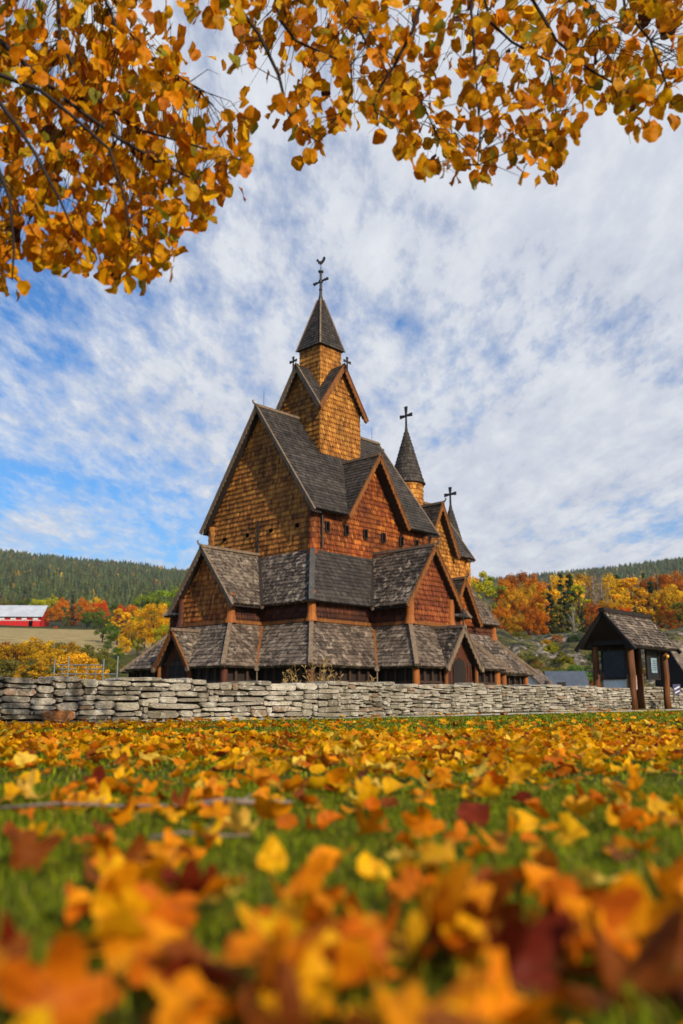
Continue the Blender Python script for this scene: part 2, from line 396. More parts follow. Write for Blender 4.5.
for s2 in (-1, 1):
    m.tube([(CT, 0, 25.33), (CT, s2*.52, 25.33)], .06, 8); m.tube([(CT, s2*.36, 25.33), (CT, s2*.40, 25.33), (CT, s2*.46, 25.33)], [.06, .1, .06], 8)
    m.tube([(CT, s2*.5, 25.33), (CT, s2*.57, 25.33), (CT, s2*.64, 25.33)], [.06, .12, .05], 8)
m.build('tower_cross', M['iron'], tower)
m = mb(); prof = [(-.30, .20), (-.38, .22), (-.31, .27), (-.28, .36), (-.20, .33), (-.15, .20), (-.04, .13), (.08, .15), (.14, .30), (.20, .44), (.30, .46), (.36, .36), (.31, .20), (.20, .02), (.06, -.12), (-.06, -.12), (-.20, -.02), (-.26, .10)]
dirn = Vector((.45, -.9, 0)).normalized(); nn = dirn.cross(Vector((0, 0, 1)))
vs = [Vector((CT, 0, 26.58))+dirn*x*.85+Vector((0, 0, z*.85)) for x, z in prof]; k = len(vs)
bm_ = [v+nn*.03 for v in vs]+[v-nn*.03 for v in vs]
m.add(bm_, [tuple(range(k)), tuple(range(2*k-1, k-1, -1))]+[(i, i+k, (i+1) % k+k, (i+1) % k) for i in range(k)]); m.build('weathercock', M['iron'], tower)
# lightning rods on the ridge ends
for p, h in (((.5, 0, 16.0), 1.0), ((9.6, 0, 16.0), .9), ((-2.9, 0, 7.5), .9)):
    m = mb(); m.tube([p, (p[0], p[1], p[2]+h)], .012, 5); m.build('lightning_rod', M['iron'], church)

# ---- upper skirt roofs (first aisle level)
Z1T, Z1E = 7.5, 4.6; O1 = 1.87
e0, e1, n0 = NE-O1, NW_+O1, NH+O1
TW_E, TW_H = -3.41, 2.5                     # west transept verge and half width
TS_N, TS_C, TS_H = -8.31, 5.02, 2.25        # south transept
r1 = empty('upper_skirt_roof', (0, 0, 0)); r1.parent = church
def skirt(name, polys, mat, parent, row=.24, wid=.15):
    m = mb()
    for poly, h in polys:
        m.slab(poly, .13, h, .25); m.shingles(poly, h, row, wid, .035, .3)
    return m.build(name, M[mat], parent)
hW, hS, hE, hN = VW+Vector((0, 0, .6)), VS+Vector((0, 0, .6)), VE+Vector((0, 0, .6)), VN+Vector((0, 0, .6))
skirt('west_roof_slope', [([(e0, -n0, Z1E), (e0, -TW_H, Z1E), (NE, 0, Z1T), (NE, -NH, Z1T)], hW), ([(e0, n0, Z1E), (e0, TW_H, Z1E), (NE, 0, Z1T), (NE, NH, Z1T)], hW)], 'roof_patch', r1)
skirt('south_roof_slope', [([(e0, -n0, Z1E), (TS_C-TS_H, -n0, Z1E), (TS_C, -NH, Z1T), (NE, -NH, Z1T)], hS), ([(e1, -n0, Z1E), (TS_C+TS_H, -n0, Z1E), (TS_C, -NH, Z1T), (NW_, -NH, Z1T)], hS)], 'roof_black', r1)
skirt('north_roof_slope', [([(e0, n0, Z1E), (e1, n0, Z1E), (NW_, NH, Z1T), (NE, NH, Z1T)], hN)], 'roof_black', r1, .3, .3)
skirt('east_roof_slope', [([(e1, -n0, Z1E), (e1, n0, Z1E), (NW_, NH, Z1T), (NW_, -NH, Z1T)], hE)], 'roof_black', r1, .3, .3)
def hipboard(parent, a, b, mat='board_grey', w=.2, h=.13, up=(0, 0, 1), name='hip_board'):
    m = mb(); m.beam(a, b, w, h, up=up); return m.build(name, M[mat], parent)
hipboard(r1, (NE-.03, -NH-.03, Z1T+.06), (e0-.08, -n0-.08, Z1E-.02), 'board_char', .26, .16)
hipboard(r1, (NE, NH, Z1T+.06), (e0, n0, Z1E), w=.24); hipboard(r1, (NW_, -NH, Z1T+.06), (e1, -n0, Z1E), w=.24)
for a, b_ in (((NE, -.05, Z1T), (e0-.06, -TW_H-.02, Z1E-.04)), ((TS_C, -NH, Z1T), (TS_C-TS_H-.02, -n0-.06, Z1E-.04))):
    o = hipboard(r1, a, b_, 'board_dark', .2, .16, name='valley_board')
    mm = mb(); mm.tube([Vector(b_)+Vector((0, 0, -.02)), Vector(b_)+Vector((0, 0, -.16))], [.13, .05], 10); mm.build('gutter_rosette', M['board_grey'], r1)
twr = gable_roof('west_transept_roof', (TW_E, 0), (NE, 0), TW_H, 7.6, Z1E-.02, VW, 'roof_grey', 'board_grey', church, valley_w=abs(TW_E-e0)+.0, zr_b=7.52)
tsr = gable_roof('south_transept_roof', (TS_C, TS_N), (TS_C, -NH), TS_H, 7.72, Z1E-.02, VS, 'roof_patch', 'board_gold', church, valley_w=abs(TS_N+n0), zr_b=7.55)
tnr = gable_roof('north_transept_roof', (TS_C, -TS_N), (TS_C, NH), TS_H, 7.72, Z1E-.02, VN, 'roof_patch', 'board_grey', church, valley_w=abs(TS_N+n0), zr_b=7.55, row=.3, wid=.3)

# ---- aisle walls between the two skirts: outline A (inner of lower skirt), going round; arms W, S, N, E(chancel)
ZA, ZAE = 3.7, 1.52
Ae0, Ae1, An = NE-1.45, NW_+1.45, NH+1.45
WE, WH = -3.06, 2.0; SN, S0, S1 = -7.96, 3.35, 6.70; CE, CH = 16.65, 3.85
inner = [(Ae0, -An), (Ae0, -WH), (WE, -WH), (WE, WH), (Ae0, WH), (Ae0, An), (S0, An), (S0, -SN), (S1, -SN), (S1, An), (Ae1, An), (Ae1, CH), (CE, CH), (CE, -CH), (Ae1, -CH), (Ae1, -An), (S1, -An), (S1, SN), (S0, SN), (S0, -An)]
# clockwise seen from above when walking W side first? normals are found per edge from the centre-line polygon orientation
def offset_outline(pts, d):
    n = len(pts); out = []
    for i in range(n):
        p0, p1, p2 = [Vector(pts[(i+k-1) % n]) for k in (0, 1, 2)]
        d1 = (p1-p0).normalized(); d2 = (p2-p1).normalized()
        n1 = Vector((-d1.y, d1.x)); n2 = Vector((-d2.y, d2.x))
        out.append(p1+(n1+n2)*d)
    return out
outer = offset_outline(inner, 2.0)
aw = empty('aisle_walls', (0, 0, 0)); aw.parent = church
lower = empty('lower_skirt_roof', (0, 0, 0)); lower.parent = church
gal = empty('gallery', (0, 0, 0)); gal.parent = church
gout = offset_outline(inner, 1.62)
N_ = len(inner)
for i in range(N_):
    j = (i+1) % N_
    a, b_ = Vector(inner[i]), Vector(inner[j]); d = (b_-a).normalized(); nv = Vector((-d.y, d.x, 0))
    gable = (abs(a.x-WE) < .01 and abs(b_.x-WE) < .01) or (abs(abs(a.y)-abs(SN)) < .01 and abs(abs(b_.y)-abs(SN)) < .01)
    east_end = abs(a.x-CE) < .01 and abs(b_.x-CE) < .01
    visible = nv.x < -.5 or nv.y < -.5
    top = Z1E+.25
    poly = [(a.x, a.y, ZA-.3), (b_.x, b_.y, ZA-.3), (b_.x, b_.y, top), (a.x, a.y, top)]
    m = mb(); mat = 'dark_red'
    if gable:
        h = (b_-a).length/2; c = (a+b_)/2; zr = 7.45; sl = (7.6-4.6)/2.4
        zt = zr-h*sl
        poly = [(a.x, a.y, ZA-.3), (b_.x, b_.y, ZA-.3), (b_.x, b_.y, zt), (c.x, c.y, zr), (a.x, a.y, zt)]
        mat = 'rust' if nv.x < -.5 else 'red'
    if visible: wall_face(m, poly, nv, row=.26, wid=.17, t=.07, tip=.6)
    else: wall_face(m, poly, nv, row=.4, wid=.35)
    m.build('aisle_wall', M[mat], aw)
    # golden sill board along the foot
    m = mb(); m.beam((a.x+nv.x*.10, a.y+nv.y*.10, ZA+.02), (b_.x+nv.x*.10, b_.y+nv.y*.10, ZA+.02), .12, .16); m.build('sill_board', M['board_gold'], aw)
    # convex corner posts
    p0 = Vector(inner[i-1]); d0 = (a-p0).normalized()
    if d0.x*d.y-d0.y*d.x < 0: corner_post(aw, a.x, a.y, ZA-.05, Z1E+.5, .20, 'log_orange' if visible else 'board_red', True, False)
    # lower skirt
    oa, ob = outer[i], outer[j]
    nz = Vector((nv.x, nv.y, .6))
    if east_end:
        pass
    else:
        if abs(oa.x-(CE+2)) < .01: oa = Vector((18.0, oa.y)); ia = Vector((CE+.1, a.y))
        else: ia = a
        if abs(ob.x-(CE+2)) < .01: ob = Vector((18.0, ob.y)); ib = Vector((CE+.1, b_.y))
        else: ib = b_
        poly = [(oa.x, oa.y, ZAE), (ob.x, ob.y, ZAE), (ib.x, ib.y, ZA), (ia.x, ia.y, ZA)]
        rm = 'roof_grey' if nv.x < -.5 else ('roof_brown' if (gable or a.x > 9) else 'roof_patch')
        if abs(nv.y+1) < .1 and a.x < 4 and not gable: rm = 'roof_brown'
        polys = [poly]
        pn = None
        if gable and nv.x < -.5: pn = (Vector((outer[i].x, 0)), 1.30, 3.2)
        elif gable and nv.y < -.5: pn = (Vector((4.98, outer[i].y)), 1.30, 3.38)
        elif nv.y < -.5 and a.x > 10: pn = (Vector((13.7, outer[i].y)), .88, 3.2)
        if pn:
            O_, B_, I_, J_ = [Vector(p_) for p_ in poly]; dd_ = (B_-O_).normalized(); tc_ = (Vector((*pn[0], ZAE))-O_).dot(dd_)
            c_ = O_+dd_*tc_; iup = Vector((c_.x-nv.x*2, c_.y-nv.y*2, ZA)); ap_ = c_.lerp(iup, min(.97, (pn[2]-ZAE)/(ZA-ZAE)))
            polys = [[O_, c_-dd_*pn[1], ap_, iup, J_], [c_+dd_*pn[1], B_, I_, iup, ap_]]
        s_ = skirt('roof_slope', [(p_, nz) for p_ in polys], rm, lower, *((.24, .15) if visible else (.32, .32)))
        # hip / valley board at the start of this edge
        if visible or (nv.y > .5 and nv.x == 0):
            cr = d0.x*d.y-d0.y*d.x
            if cr < 0: hipboard(lower, (a.x, a.y, ZA+.07), (outer[i].x, outer[i].y, ZAE+.03), 'board_grey', .2, .13)
            else:
                o = hipboard(lower, (a.x, a.y, ZA+.03), (outer[i].x+.0, outer[i].y, ZAE), 'board_gold', .15, .1, name='valley_board')
                mm = mb(); c = Vector((outer[i].x, outer[i].y, ZAE-.08)); o2 = (Vector((outer[i].x, outer[i].y, 0))-Vector((a.x, a.y, 0))).normalized()
                mm.tube([c, c+o2*.08], [.15, .13], 12); mm.tube([c+Vector((0, 0, -.1)), c+Vector((0, 0, -1.6))], .035, 6); mm.build('gutter_rosette', M['board_grey'], lower)
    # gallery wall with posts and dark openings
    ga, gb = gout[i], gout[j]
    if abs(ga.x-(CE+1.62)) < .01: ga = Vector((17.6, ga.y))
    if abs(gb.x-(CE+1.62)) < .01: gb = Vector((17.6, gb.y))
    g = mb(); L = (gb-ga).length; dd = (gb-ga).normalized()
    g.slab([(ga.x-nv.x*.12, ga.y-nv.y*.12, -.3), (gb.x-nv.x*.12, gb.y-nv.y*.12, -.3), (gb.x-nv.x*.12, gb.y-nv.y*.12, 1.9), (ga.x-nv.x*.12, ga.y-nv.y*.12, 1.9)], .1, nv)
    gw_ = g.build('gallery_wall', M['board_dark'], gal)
    g = mb(); k = max(1, round(L/.62))
    for t in range(k+1):
        p = ga+dd*(L*t/k); g.box((p.x, p.y, .75), (.11, .11, 2.1))
        if t < k:
            c = ga+dd*(L*(t+.5)/k); g.box((c.x-nv.x*.03, c.y-nv.y*.03, .25), (.03+abs(dd.x)*.5, .03+abs(dd.y)*.5, 1.1))
    g.beam((ga.x, ga.y, 1.72), (gb.x, gb.y, 1.72), .16, .2); g.beam((ga.x, ga.y, .82), (gb.x, gb.y, .82), .12, .1)
    g.build('arcade', M['board_brown'], gal)
    if d0.x*d.y-d0.y*d.x < 0 and visible: corner_post(gal, ga.x, ga.y, -.3, 1.75, .17, 'log_orange' if ga.x > -1 else 'board_red', False, False)

# ---- porches (west and south portals)
def porch(name, c, out, half, za, ze, back, barge, roofmat):
    out = Vector(out); side = out.cross(Vector((0, 0, 1)))
    p = church
    r = gable_roof('porch_roof', c, (c[0]-out.x*back, c[1]-out.y*back), half, za, ze, out, roofmat, barge, p, valley_w=.35, fin=False)
    m = mb(); f = Vector((c[0], c[1], 0))-out*.35
    hh = half-.3
    m.slab([f+side*hh+Vector((0, 0, -.3)), f-side*hh+Vector((0, 0, -.3)), f-side*hh+Vector((0, 0, ze+.4)), f+Vector((0, 0, za-.25)), f+side*hh+Vector((0, 0, ze+.4))], .1, out)
    for k in range(-4, 5): m.beam(f+side*k*hh/4.5+out*.02+Vector((0, 0, -.3)), f+side*k*hh/4.5+out*.02+Vector((0, 0, ze+.3-abs(k)*.02)), .05, .04, up=out)
    w = m.build('porch_wall', M['board_red'], p)
    m = mb(); m.slab([f+side*x+out*.06+Vector((0, 0, z)) for x, z in ((-.5, -.3), (.5, -.3), (.5, 1.5), (.35, 1.85), (0, 2.0), (-.35, 1.85), (-.5, 1.5))], .05, out); m.build('door', M['board_dark'], w)
    for s2 in (-1, 1):
        m = mb(); b = Vector((c[0], c[1], 0))-out*.2+side*s2*(half-.14); m.tube([b+Vector((0, 0, -.3)), b+Vector((0, 0, ze+.1))], .1, 8); m.build('porch_post', M['board_gold'], p)
        m = mb(); t = Vector((c[0], c[1], ze-.1))+side*s2*half+out*.02; m.tube([t, t+out*.1], [.14, .12], 10); m.build('gutter_rosette', M['board_grey'], r)
    return r
porch('west_porch', (-5.02, 0), VW, 1.38, 3.3, 1.52, 1.8, 'board_gold', 'roof_grey')
sp_ = porch('south_porch', (4.98, -9.98), VS, 1.38, 3.48, 1.55, 1.8, 'board_grey', 'roof_patch')
cross(sp_, (4.98, -9.98, 3.5), .85, .28, (1, 0, 0), .06)
porch('chancel_porch', (13.7, -5.9), VS, .95, 3.3, 1.9, 1.9, 'board_grey', 'roof_patch')

# ---- chancel
chn = church
m = mb(); ce = 16.05
wall_face(m, [(9.5, -2.4, 7.0), (ce, -2.4, 7.0), (ce, -2.4, 9.3), (9.5, -2.4, 9.3)], VS, row=.27, wid=.17, t=.065, tip=.6)
wall_face(m, [(13.0-1.5, -2.42, 9.0), (13.0+1.5, -2.42, 9.0), (13.0, -2.42, 12.0)], VS, row=.27, wid=.17, t=.065, tip=.6)
wall_face(m, [(9.5, 2.4, 7.0), (ce, 2.4, 7.0), (ce, 2.4, 9.3), (9.5, 2.4, 9.3)], VN, row=.4, wid=.3)
wall_face(m, [(ce, -2.4, 7.0), (ce, 2.4, 7.0), (ce, 2.4, 9.3), (ce, 0, 12.7), (ce, -2.4, 9.3)], VE, row=.4, wid=.3)
m.build('chancel_wall', M['gold'], chn)
corner_post(chn, ce, -2.4, 6.9, 9.2, .24, 'gold', False); corner_post(chn, ce, 2.4, 6.9, 9.2, .24, 'gold', False)
gable_roof('chancel_roof', (9.6, 0), (16.35, 0), 2.75, 12.85, 8.98, VW, 'roof_black', 'board_grey', chn, barge_b=True, fin=False, notch=(13.0-9.6, 1.5, 12.0))
gable_roof('dormer_roof', (13.0, -2.85), (13.0, 0), 1.56, 12.12, 8.95, VS, 'roof_black', 'board_gold', chn, valley_w=.1)
m = mb()
for sg, hh, vis in ((-1, hS, 1), (1, hN, 0)):
    for poly in ([(10.0, sg*4.27, Z1E), (11.55, sg*4.27, Z1E), (13.0, sg*2.55, 7.17), (13.0, sg*2.4, 7.4), (9.6, sg*2.4, 7.4)],
                 [(14.45, sg*4.27, Z1E), (16.8, sg*4.27, Z1E), (15.9, sg*2.4, 7.4), (13.0, sg*2.4, 7.4), (13.0, sg*2.55, 7.17)]):
        m.slab(poly, .13, hh, .25); m.shingles(poly, hh, .24, .15 if vis else .3, .035, .3)
m.build('chancel_skirt_roof', M['roof_brown'], chn)
gable_roof('dormer_roof', (13.0, -4.42), (13.0, -2.4), 1.5, 7.2, Z1E-.05, VS, 'roof_black', 'board_gold', chn, valley_w=.15)
m = mb(); wall_face(m, [(13-1.35, -4.0, Z1E-.2), (13+1.35, -4.0, Z1E-.2), (13, -4.0, 7.0)], VS, row=.27, wid=.17, tip=.5); m.build('dormer_wall', M['orange'], chn)
hipboard(chn, (15.9, -2.42, 7.45), (16.82, -4.3, Z1E+.03), 'board_grey', .16, .12, name='verge_board')
hipboard(chn, (CE+.1, -CH, ZA+.06), (18.02, -CH-2, ZAE+.03), 'board_grey', .2, .14, name='verge_board')
# round turret over the chancel
tt = empty('chancel_turret', (0, 0, 0)); tt.parent = church
m = mb(); m.lathe((13.05, 0, 0), [(1.02, 10.5), (1.02, 13.95)], 28); m.ring_shingles((13.05, 0, 0), 1.02, 11.0, 1.02, 13.9, 30, .3, .05); m.build('drum', M['gold'], tt)
m = mb(); m.lathe((13.05, 0, 0), [(0, 13.8), (1.17, 13.8), (1.0, 14.3), (.12, 17.4), (.07, 17.9), (0, 17.9)], 28)
m.ring_shingles((13.05, 0, 0), 1.17, 13.82, .98, 14.35, 36, .25, .035); m.ring_shingles((13.05, 0, 0), .99, 14.35, .1, 17.5, 34, .25, .03)
m.build('cone_roof', M['roof_black'], tt)
cross(tt, (13.05, 0, 17.6), 1.62, .52, (0, 1, 0), .11, bar=.6)
# apse
ap = empty('apse', (0, 0, 0)); ap.parent = church
m = mb(); m.lathe((16.6, 0, 0), [(2.6, -.3), (2.6, 1.6), (1.9, 1.6), (1.9, 4.7), (1.5, 4.7), (1.5, 8.6)], 28); m.build('apse_wall', M['board_red'], ap)
m = mb()
for (ra, za, rb, zb) in ((3.1, 1.4, 1.9, 3.7), (2.3, 4.5, 1.5, 6.6)):
    m.lathe((16.6, 0, 0), [(ra, za-.08), (ra, za), (rb, zb)], 28); m.ring_shingles((16.6, 0, 0), ra, za, rb, zb, 60, .26, .03)
m.build('skirt_roof', M['roof_brown'], ap)
tu = empty('apse_turret', (0, 0, 0)); tu.parent = church
AX = (17.75, 0, 0)
m = mb(); m.lathe(AX, [(1.0, 7.5), (1.0, 9.2)], 24); m.ring_shingles(AX, 1.0, 7.6, 1.0, 9.1, 30, .3, .05); m.build('drum', M['gold'], tu)
m = mb(); m.lathe(AX, [(0, 9.1), (1.25, 9.1), (.9, 10.1), (.14, 12.9), (.07, 13.3), (0, 13.3)], 24)
m.ring_shingles(AX, 1.25, 9.12, .9, 10.1, 34, .25, .03); m.ring_shingles(AX, .9, 10.1, .12, 12.9, 30, .25, .03); m.build('cone_roof', M['roof_black'], tu)
cross(tu, (17.75, 0, 13.0), 1.5, .5, (0, 1, 0), .11, bar=.66)

# ================================================================== TERRAIN
def fbm(x, y, seed=0, oct=4):
    r = np.random.default_rng(seed); v = np.zeros_like(x, dtype=float); a = 1.
    for k in range(oct):
        for _ in range(3):
            th = r.uniform(0, 2*PI); ph = r.uniform(0, 2*PI); v += a/3*np.sin((x*np.cos(th)+y*np.sin(th))*2**k+ph)
        a *= .55
    return v
HR = np.array([0, 82, 95, 110, 150, 200, 263, 350, 600, 900, 1500, 1800, 4500.])
HH = np.array([0, 0, 1.0, 3.2, 9.3, 14.2, 20.4, 30, 56, 118, 262, 265, 180.])
def height(x, y):
    x = np.asarray(x, float); y = np.asarray(y, float)
    r = np.hypot(x, y); az = np.degrees(np.arctan2(x, y))
    h = np.interp(r, HR, HH)
    hb = np.interp(r, [0, 84, 90, 95, 108, 125, 150, 200, 263, 9999], [0, 0, .3, 2.2, 7.2, 8.4, 9.5, 14.2, 20.4, 20.4])
    kb = np.clip((az-6.5)/2, 0, 1)*(r < 263)
    h = h*(1-kb)+hb*kb
    s = np.interp(az, [-60, -21, -16, -10, 0, 8, 12, 17, 21, 60], [.96, .895, .865, .83, .785, .75, .78, .80, .835, .95])
    far = np.clip((r-500)/600, 0, 1)
    h = h*(1+(s-1)*far)
    h = h*np.clip((np.degrees(np.arccos(np.clip(y/np.maximum(r, 1e-6), -1, 1)))*-1+150)/60, .05, 1)
    k = np.clip((r-84)/60, 0, 1)
    rocky = 0*k
    h = h+k*(.5*fbm(x/28, y/28, 3)+np.clip((r-400)/600, 0, 1)*7*fbm(x/210, y/210, 5))+rocky*(.7*fbm(x/6, y/6, 8, 3))
    return h
rr = np.concatenate([[0.001], np.geomspace(.4, 84, 40)[:-1], np.linspace(84, 300, 110), np.geomspace(306, 4500, 70)])
na = 480; aa = np.concatenate([np.linspace(-50, 50, na-100), np.linspace(50, 310, 101)[1:]]); aa = np.radians(aa)
G_r, G_a = np.meshgrid(rr, aa, indexing='ij'); X = G_r*np.sin(G_a); Y = G_r*np.cos(G_a); Z = height(X, Y)
nr_, nA = G_r.shape
ii, jj = np.meshgrid(np.arange(nr_-1), np.arange(nA-1), indexing='ij')
Fq = np.stack([ii*nA+jj, ii*nA+jj+1, (ii+1)*nA+jj+1, (ii+1)*nA+jj], -1).reshape(-1, 4)
az = np.degrees(G_a); az = np.where(az > 180, az-360, az)
col = np.zeros(X.shape+(3,)); col[:] = (.07, .08, .008)                     # churchyard and lawn grass
def put(mask, c): col[mask] = c
wob = 6*fbm(X/30, Y/30, 21)
put(G_r > 84, (.06, .065, .016))
put((G_r > 120) & (az > 0), (.05, .045, .02))
put((G_r+wob > 140) & (G_r+wob < 262) & (az < -8) , (.30, .24, .11))          # stubble field on the left
put((G_r > 272), (.035, .04, .018))
put((G_r > 1050)&(G_r<1150)&(az<-13)&(fbm(X/60,Y/60,9)>.3), (.12, .10, .04))
gm, n, l, b = nt('ground')
ta = attr(n, 'tint'); no = noise(n, l, .35, 10, .7); no2 = noise(n, l, 9, 6, .7)
r_ = ramp(n, [(.3, (.55,)*3), (.7, (1.45, 1.35, 1.2))]); l.new(no.outputs[0], r_.inputs[0])
r2_ = ramp(n, [(.3, (.6,)*3), (.7, (1.4,)*3)]); l.new(no2.outputs[0], r2_.inputs[0])
c = mixc(n, l, mixc(n, l, ta.outputs['Color'], r_.outputs[0], 1, 'MULTIPLY'), r2_.outputs[0], 1, 'MULTIPLY')
l.new(c, b.inputs['Base Color']); b.inputs['Roughness'].default_value = .95; b.inputs['Specular IOR Level'].default_value = .1
bump(n, l, no2.outputs[0], b, .6, .05)
me = arr_mesh('ground', np.stack([X, Y, Z], -1).reshape(-1, 3), Fq, gm, col=col.reshape(-1, 3), smooth=True)
tag(link('ground', me), kind='structure')

# rocky bluff on the right: one sheet of outcrop a little above the slope
rk, n, l, b = nt('mossy rock')
a1 = noise(n, l, .26, 12, .70, dist=.4); a2 = noise(n, l, 1.1, 10, .7); 
rA = ramp(n, [(.40, (.012, .016, .003)), (.455, (.03, .034, .005)), (.475, (.16, .14, .012)), (.515, (.07, .065, .008)), (.535, (.04, .032, .02)), (.56, (.25, .21, .175)), (.66, (.40, .35, .31))]); l.new(a1.outputs[0], rA.inputs[0])
rB = ramp(n, [(.40, (.15, .17, .10)), (.60, (1.3, 1.25, 1.15))]); l.new(a2.outputs[0], rB.inputs[0])
l.new(mixc(n, l, rA.outputs[0], rB.outputs[0], 1, 'MULTIPLY'), b.inputs['Base Color']); b.inputs['Roughness'].default_value = .9
bump(n, l, a2.outputs[0], b, .9, .4)
gr, ga_ = np.meshgrid(np.concatenate([np.linspace(88, 112, 70), np.linspace(113, 150, 40)]), np.radians(np.linspace(7.5, 27, 260)), indexing='ij')
x = gr*np.sin(ga_); y = gr*np.cos(ga_)
edge = np.minimum(np.minimum((gr-88)/8, (150-gr)/10), np.minimum((np.degrees(ga_)-7.5)/1.5, (27-np.degrees(ga_))/2)).clip(0, 1)
rough = np.abs(fbm(x/4, y/4, 31, 5))*1.9+np.maximum(0, fbm(x/14, y/14, 33, 3))*1.8
rough = rough*np.where(gr < 116, 1, .5)
z = height(x, y)-.35+edge*(.5+.9*rough)
sh_ = edge*(1.0*np.abs(fbm(x/3.2, z/1.6, 37, 4))+.8*np.maximum(0, fbm(x/8, z/3, 38, 3)))*(gr < 114); x = x-sh_*np.sin(ga_); y = y-sh_*np.cos(ga_)
nr_, nA = gr.shape; ii, jj = np.meshgrid(np.arange(nr_-1), np.arange(nA-1), indexing='ij')
Fq = np.stack([ii*nA+jj, ii*nA+jj+1, (ii+1)*nA+jj+1, (ii+1)*nA+jj], -1).reshape(-1, 4)
tag(link('rocky_slope', arr_mesh('rocky_slope', np.stack([x, y, z], -1).reshape(-1, 3), Fq, rk, smooth=False)), kind='structure')

# ================================================================== FOLIAGE AND TREES
def leaf_mat(name, src, trans=.35, vein=False, vs=38):
    m, n, l, b = nt(name)
    if src == 'object': base = n.new('ShaderNodeObjectInfo').outputs['Color']
    else: base = attr(n, 'tint').outputs['Color']
    r = ramp(n, [(0, (.50, .48, .42)), (.5, (.95, .95, .95)), (1, (1.45, 1.5, 1.5))]); l.new(attr(n, 'rnd').outputs['Fac'], r.inputs[0])
    c = mixc(n, l, base, r.outputs[0], 1, 'MULTIPLY')
    if vein:
        no = noise(n, l, vs, 6, .7); rr_ = ramp(n, [(.33, (.55, .30, .15)), (.50, (1, 1, 1)), (.75, (1.15, 1.25, 1.0))]); l.new(no.outputs[0], rr_.inputs[0])
        c = mixc(n, l, c, rr_.outputs[0], .75, 'MULTIPLY')
        bump(n, l, no.outputs[0], b, .4, .004)
    l.new(c, b.inputs['Base Color']); b.inputs['Roughness'].default_value = .55; b.inputs['Specular IOR Level'].default_value = .12
    tr_ = n.new('ShaderNodeBsdfTranslucent'); l.new(c, tr_.inputs['Color'])
    mx = n.new('ShaderNodeMixShader'); mx.inputs[0].default_value = trans
    l.new(b.outputs[0], mx.inputs[1]); l.new(tr_.outputs[0], mx.inputs[2]); l.new(mx.outputs[0], n['Material Output'].inputs[0])
    return m
M['leaf_obj'] = leaf_mat('tree foliage', 'object', .3)
M['leaf_att'] = leaf_mat('leaves', 'tint', .42, True)
M['leaf_own'] = leaf_mat('single leaf', 'object', .35, True, 3.2)
M['bark'] = wood_mat('bark', (.03, .022, .018), (.10, .075, .058), 12, .9)
M['bark_pale'] = wood_mat('pale bark', (.14, .12, .10), (.34, .30, .26), 12, .9)

def crown_mesh(name, w, h, z0, nblob, nleaf, size, shape='round', gap=.0):
    """unit tree crown: leaf clumps spread over many small boughs"""
    cs = []
    while len(cs) < nblob:
        p = rng.uniform(-1, 1, 3)
        if shape == 'round':
            if p@p > 1 or p@p < .12: continue
            q = (p[0]*w/2*(1-.25*max(0, p[2])), p[1]*w/2*(1-.25*max(0, p[2])), z0+(p[2]+1)/2*h)
        elif shape == 'column':
            rad = (1-max(0, p[2])**2*.8)*(1-max(0, -p[2]-.5)*.8)
            if p[0]**2+p[1]**2 > 1: continue
            q = (p[0]*w/2*rad, p[1]*w/2*rad, z0+(p[2]+1)/2*h)
        else:
            t = (p[2]+1)/2; rad = 1-t
            if p[0]**2+p[1]**2 > 1 or rng.random() > rad+.15: continue
            q = (p[0]*w/2*rad, p[1]*w/2*rad, z0+t*h-.1*h*math.hypot(p[0], p[1])*rad)
        cs.append(q)
    cs = np.array(cs); per = nleaf//nblob
    br = rng.uniform(.10, .19, nblob)*w*(.75 if shape != 'cone' else .55)
    P = np.repeat(cs, per, 0); rad = np.repeat(br, per)
    d = rng.normal(size=P.shape); d /= np.linalg.norm(d, axis=1)[:, None]
    P = P+d*(rad*rng.uniform(.35, 1.1, len(P))**.6)[:, None]*np.array([1, 1, .75])
    n_ = d+rng.normal(size=P.shape)*.6+np.array([0, 0, .3]); n_ /= np.linalg.norm(n_, axis=1)[:, None]
    u = np.cross(n_, rng.normal(size=P.shape)); u /= np.linalg.norm(u, axis=1)[:, None]; v = np.cross(n_, u)
    s = (size*rng.uniform(.6, 1.3, len(P)))[:, None]
    V = np.stack([P-u*s*.5, P-v*s*.34, P+u*s*.5+n_*s*.12, P+v*s*.34], 1).reshape(-1, 3)
    rv = np.clip(np.repeat(rng.normal(.5, .2, nblob), per)+rng.normal(0, .16, len(P)), 0, 1)
    return arr_mesh(name, V, np.arange(len(V)).reshape(-1, 4), M['leaf_obj'], rnd=rv), cs
def trunk_mesh(name, h, r, cs, nl=9, lean=.02, mat='bark'):
    m = MB(); m.tube([(0, 0, -.6), (.01, 0, .1*h), (lean*h, .01, .5*h), (lean*h*.5, 0, .93*h)], [r*1.3, r, r*.6, r*.12], 7)
    for c in cs[rng.permutation(len(cs))[:nl]]:
        zb = min(c[2]*.8, .75*h)*rng.uniform(.6, .95); a = Vector((lean*h*.6, 0, zb)); c = Vector(c)
        m.tube([a, a.lerp(c, .5)+Vector((0, 0, .03*h)), c], [r*.45, r*.28, r*.08], 5)
    o = m.build(name, M[mat]); me = o.data; bpy.data.objects.remove(o); return me
PROTO = {}
def proto(kind, *args, **kw):
    L = PROTO.setdefault(kind, []); th = kw.pop('th'); tr = kw.pop('tr'); mat = kw.pop('mat', 'bark'); nl = kw.pop('nl', 9)
    me, cs = crown_mesh('crown', *args, **kw); L.append((me, trunk_mesh('trunk', th, tr, cs, nl, rng.uniform(-.02, .02), mat)))
for k in range(4): proto('broadleaf_tree', rng.uniform(.72, .9), .82, .16, 60, 7800, .026, 'round', th=.9, tr=.024)
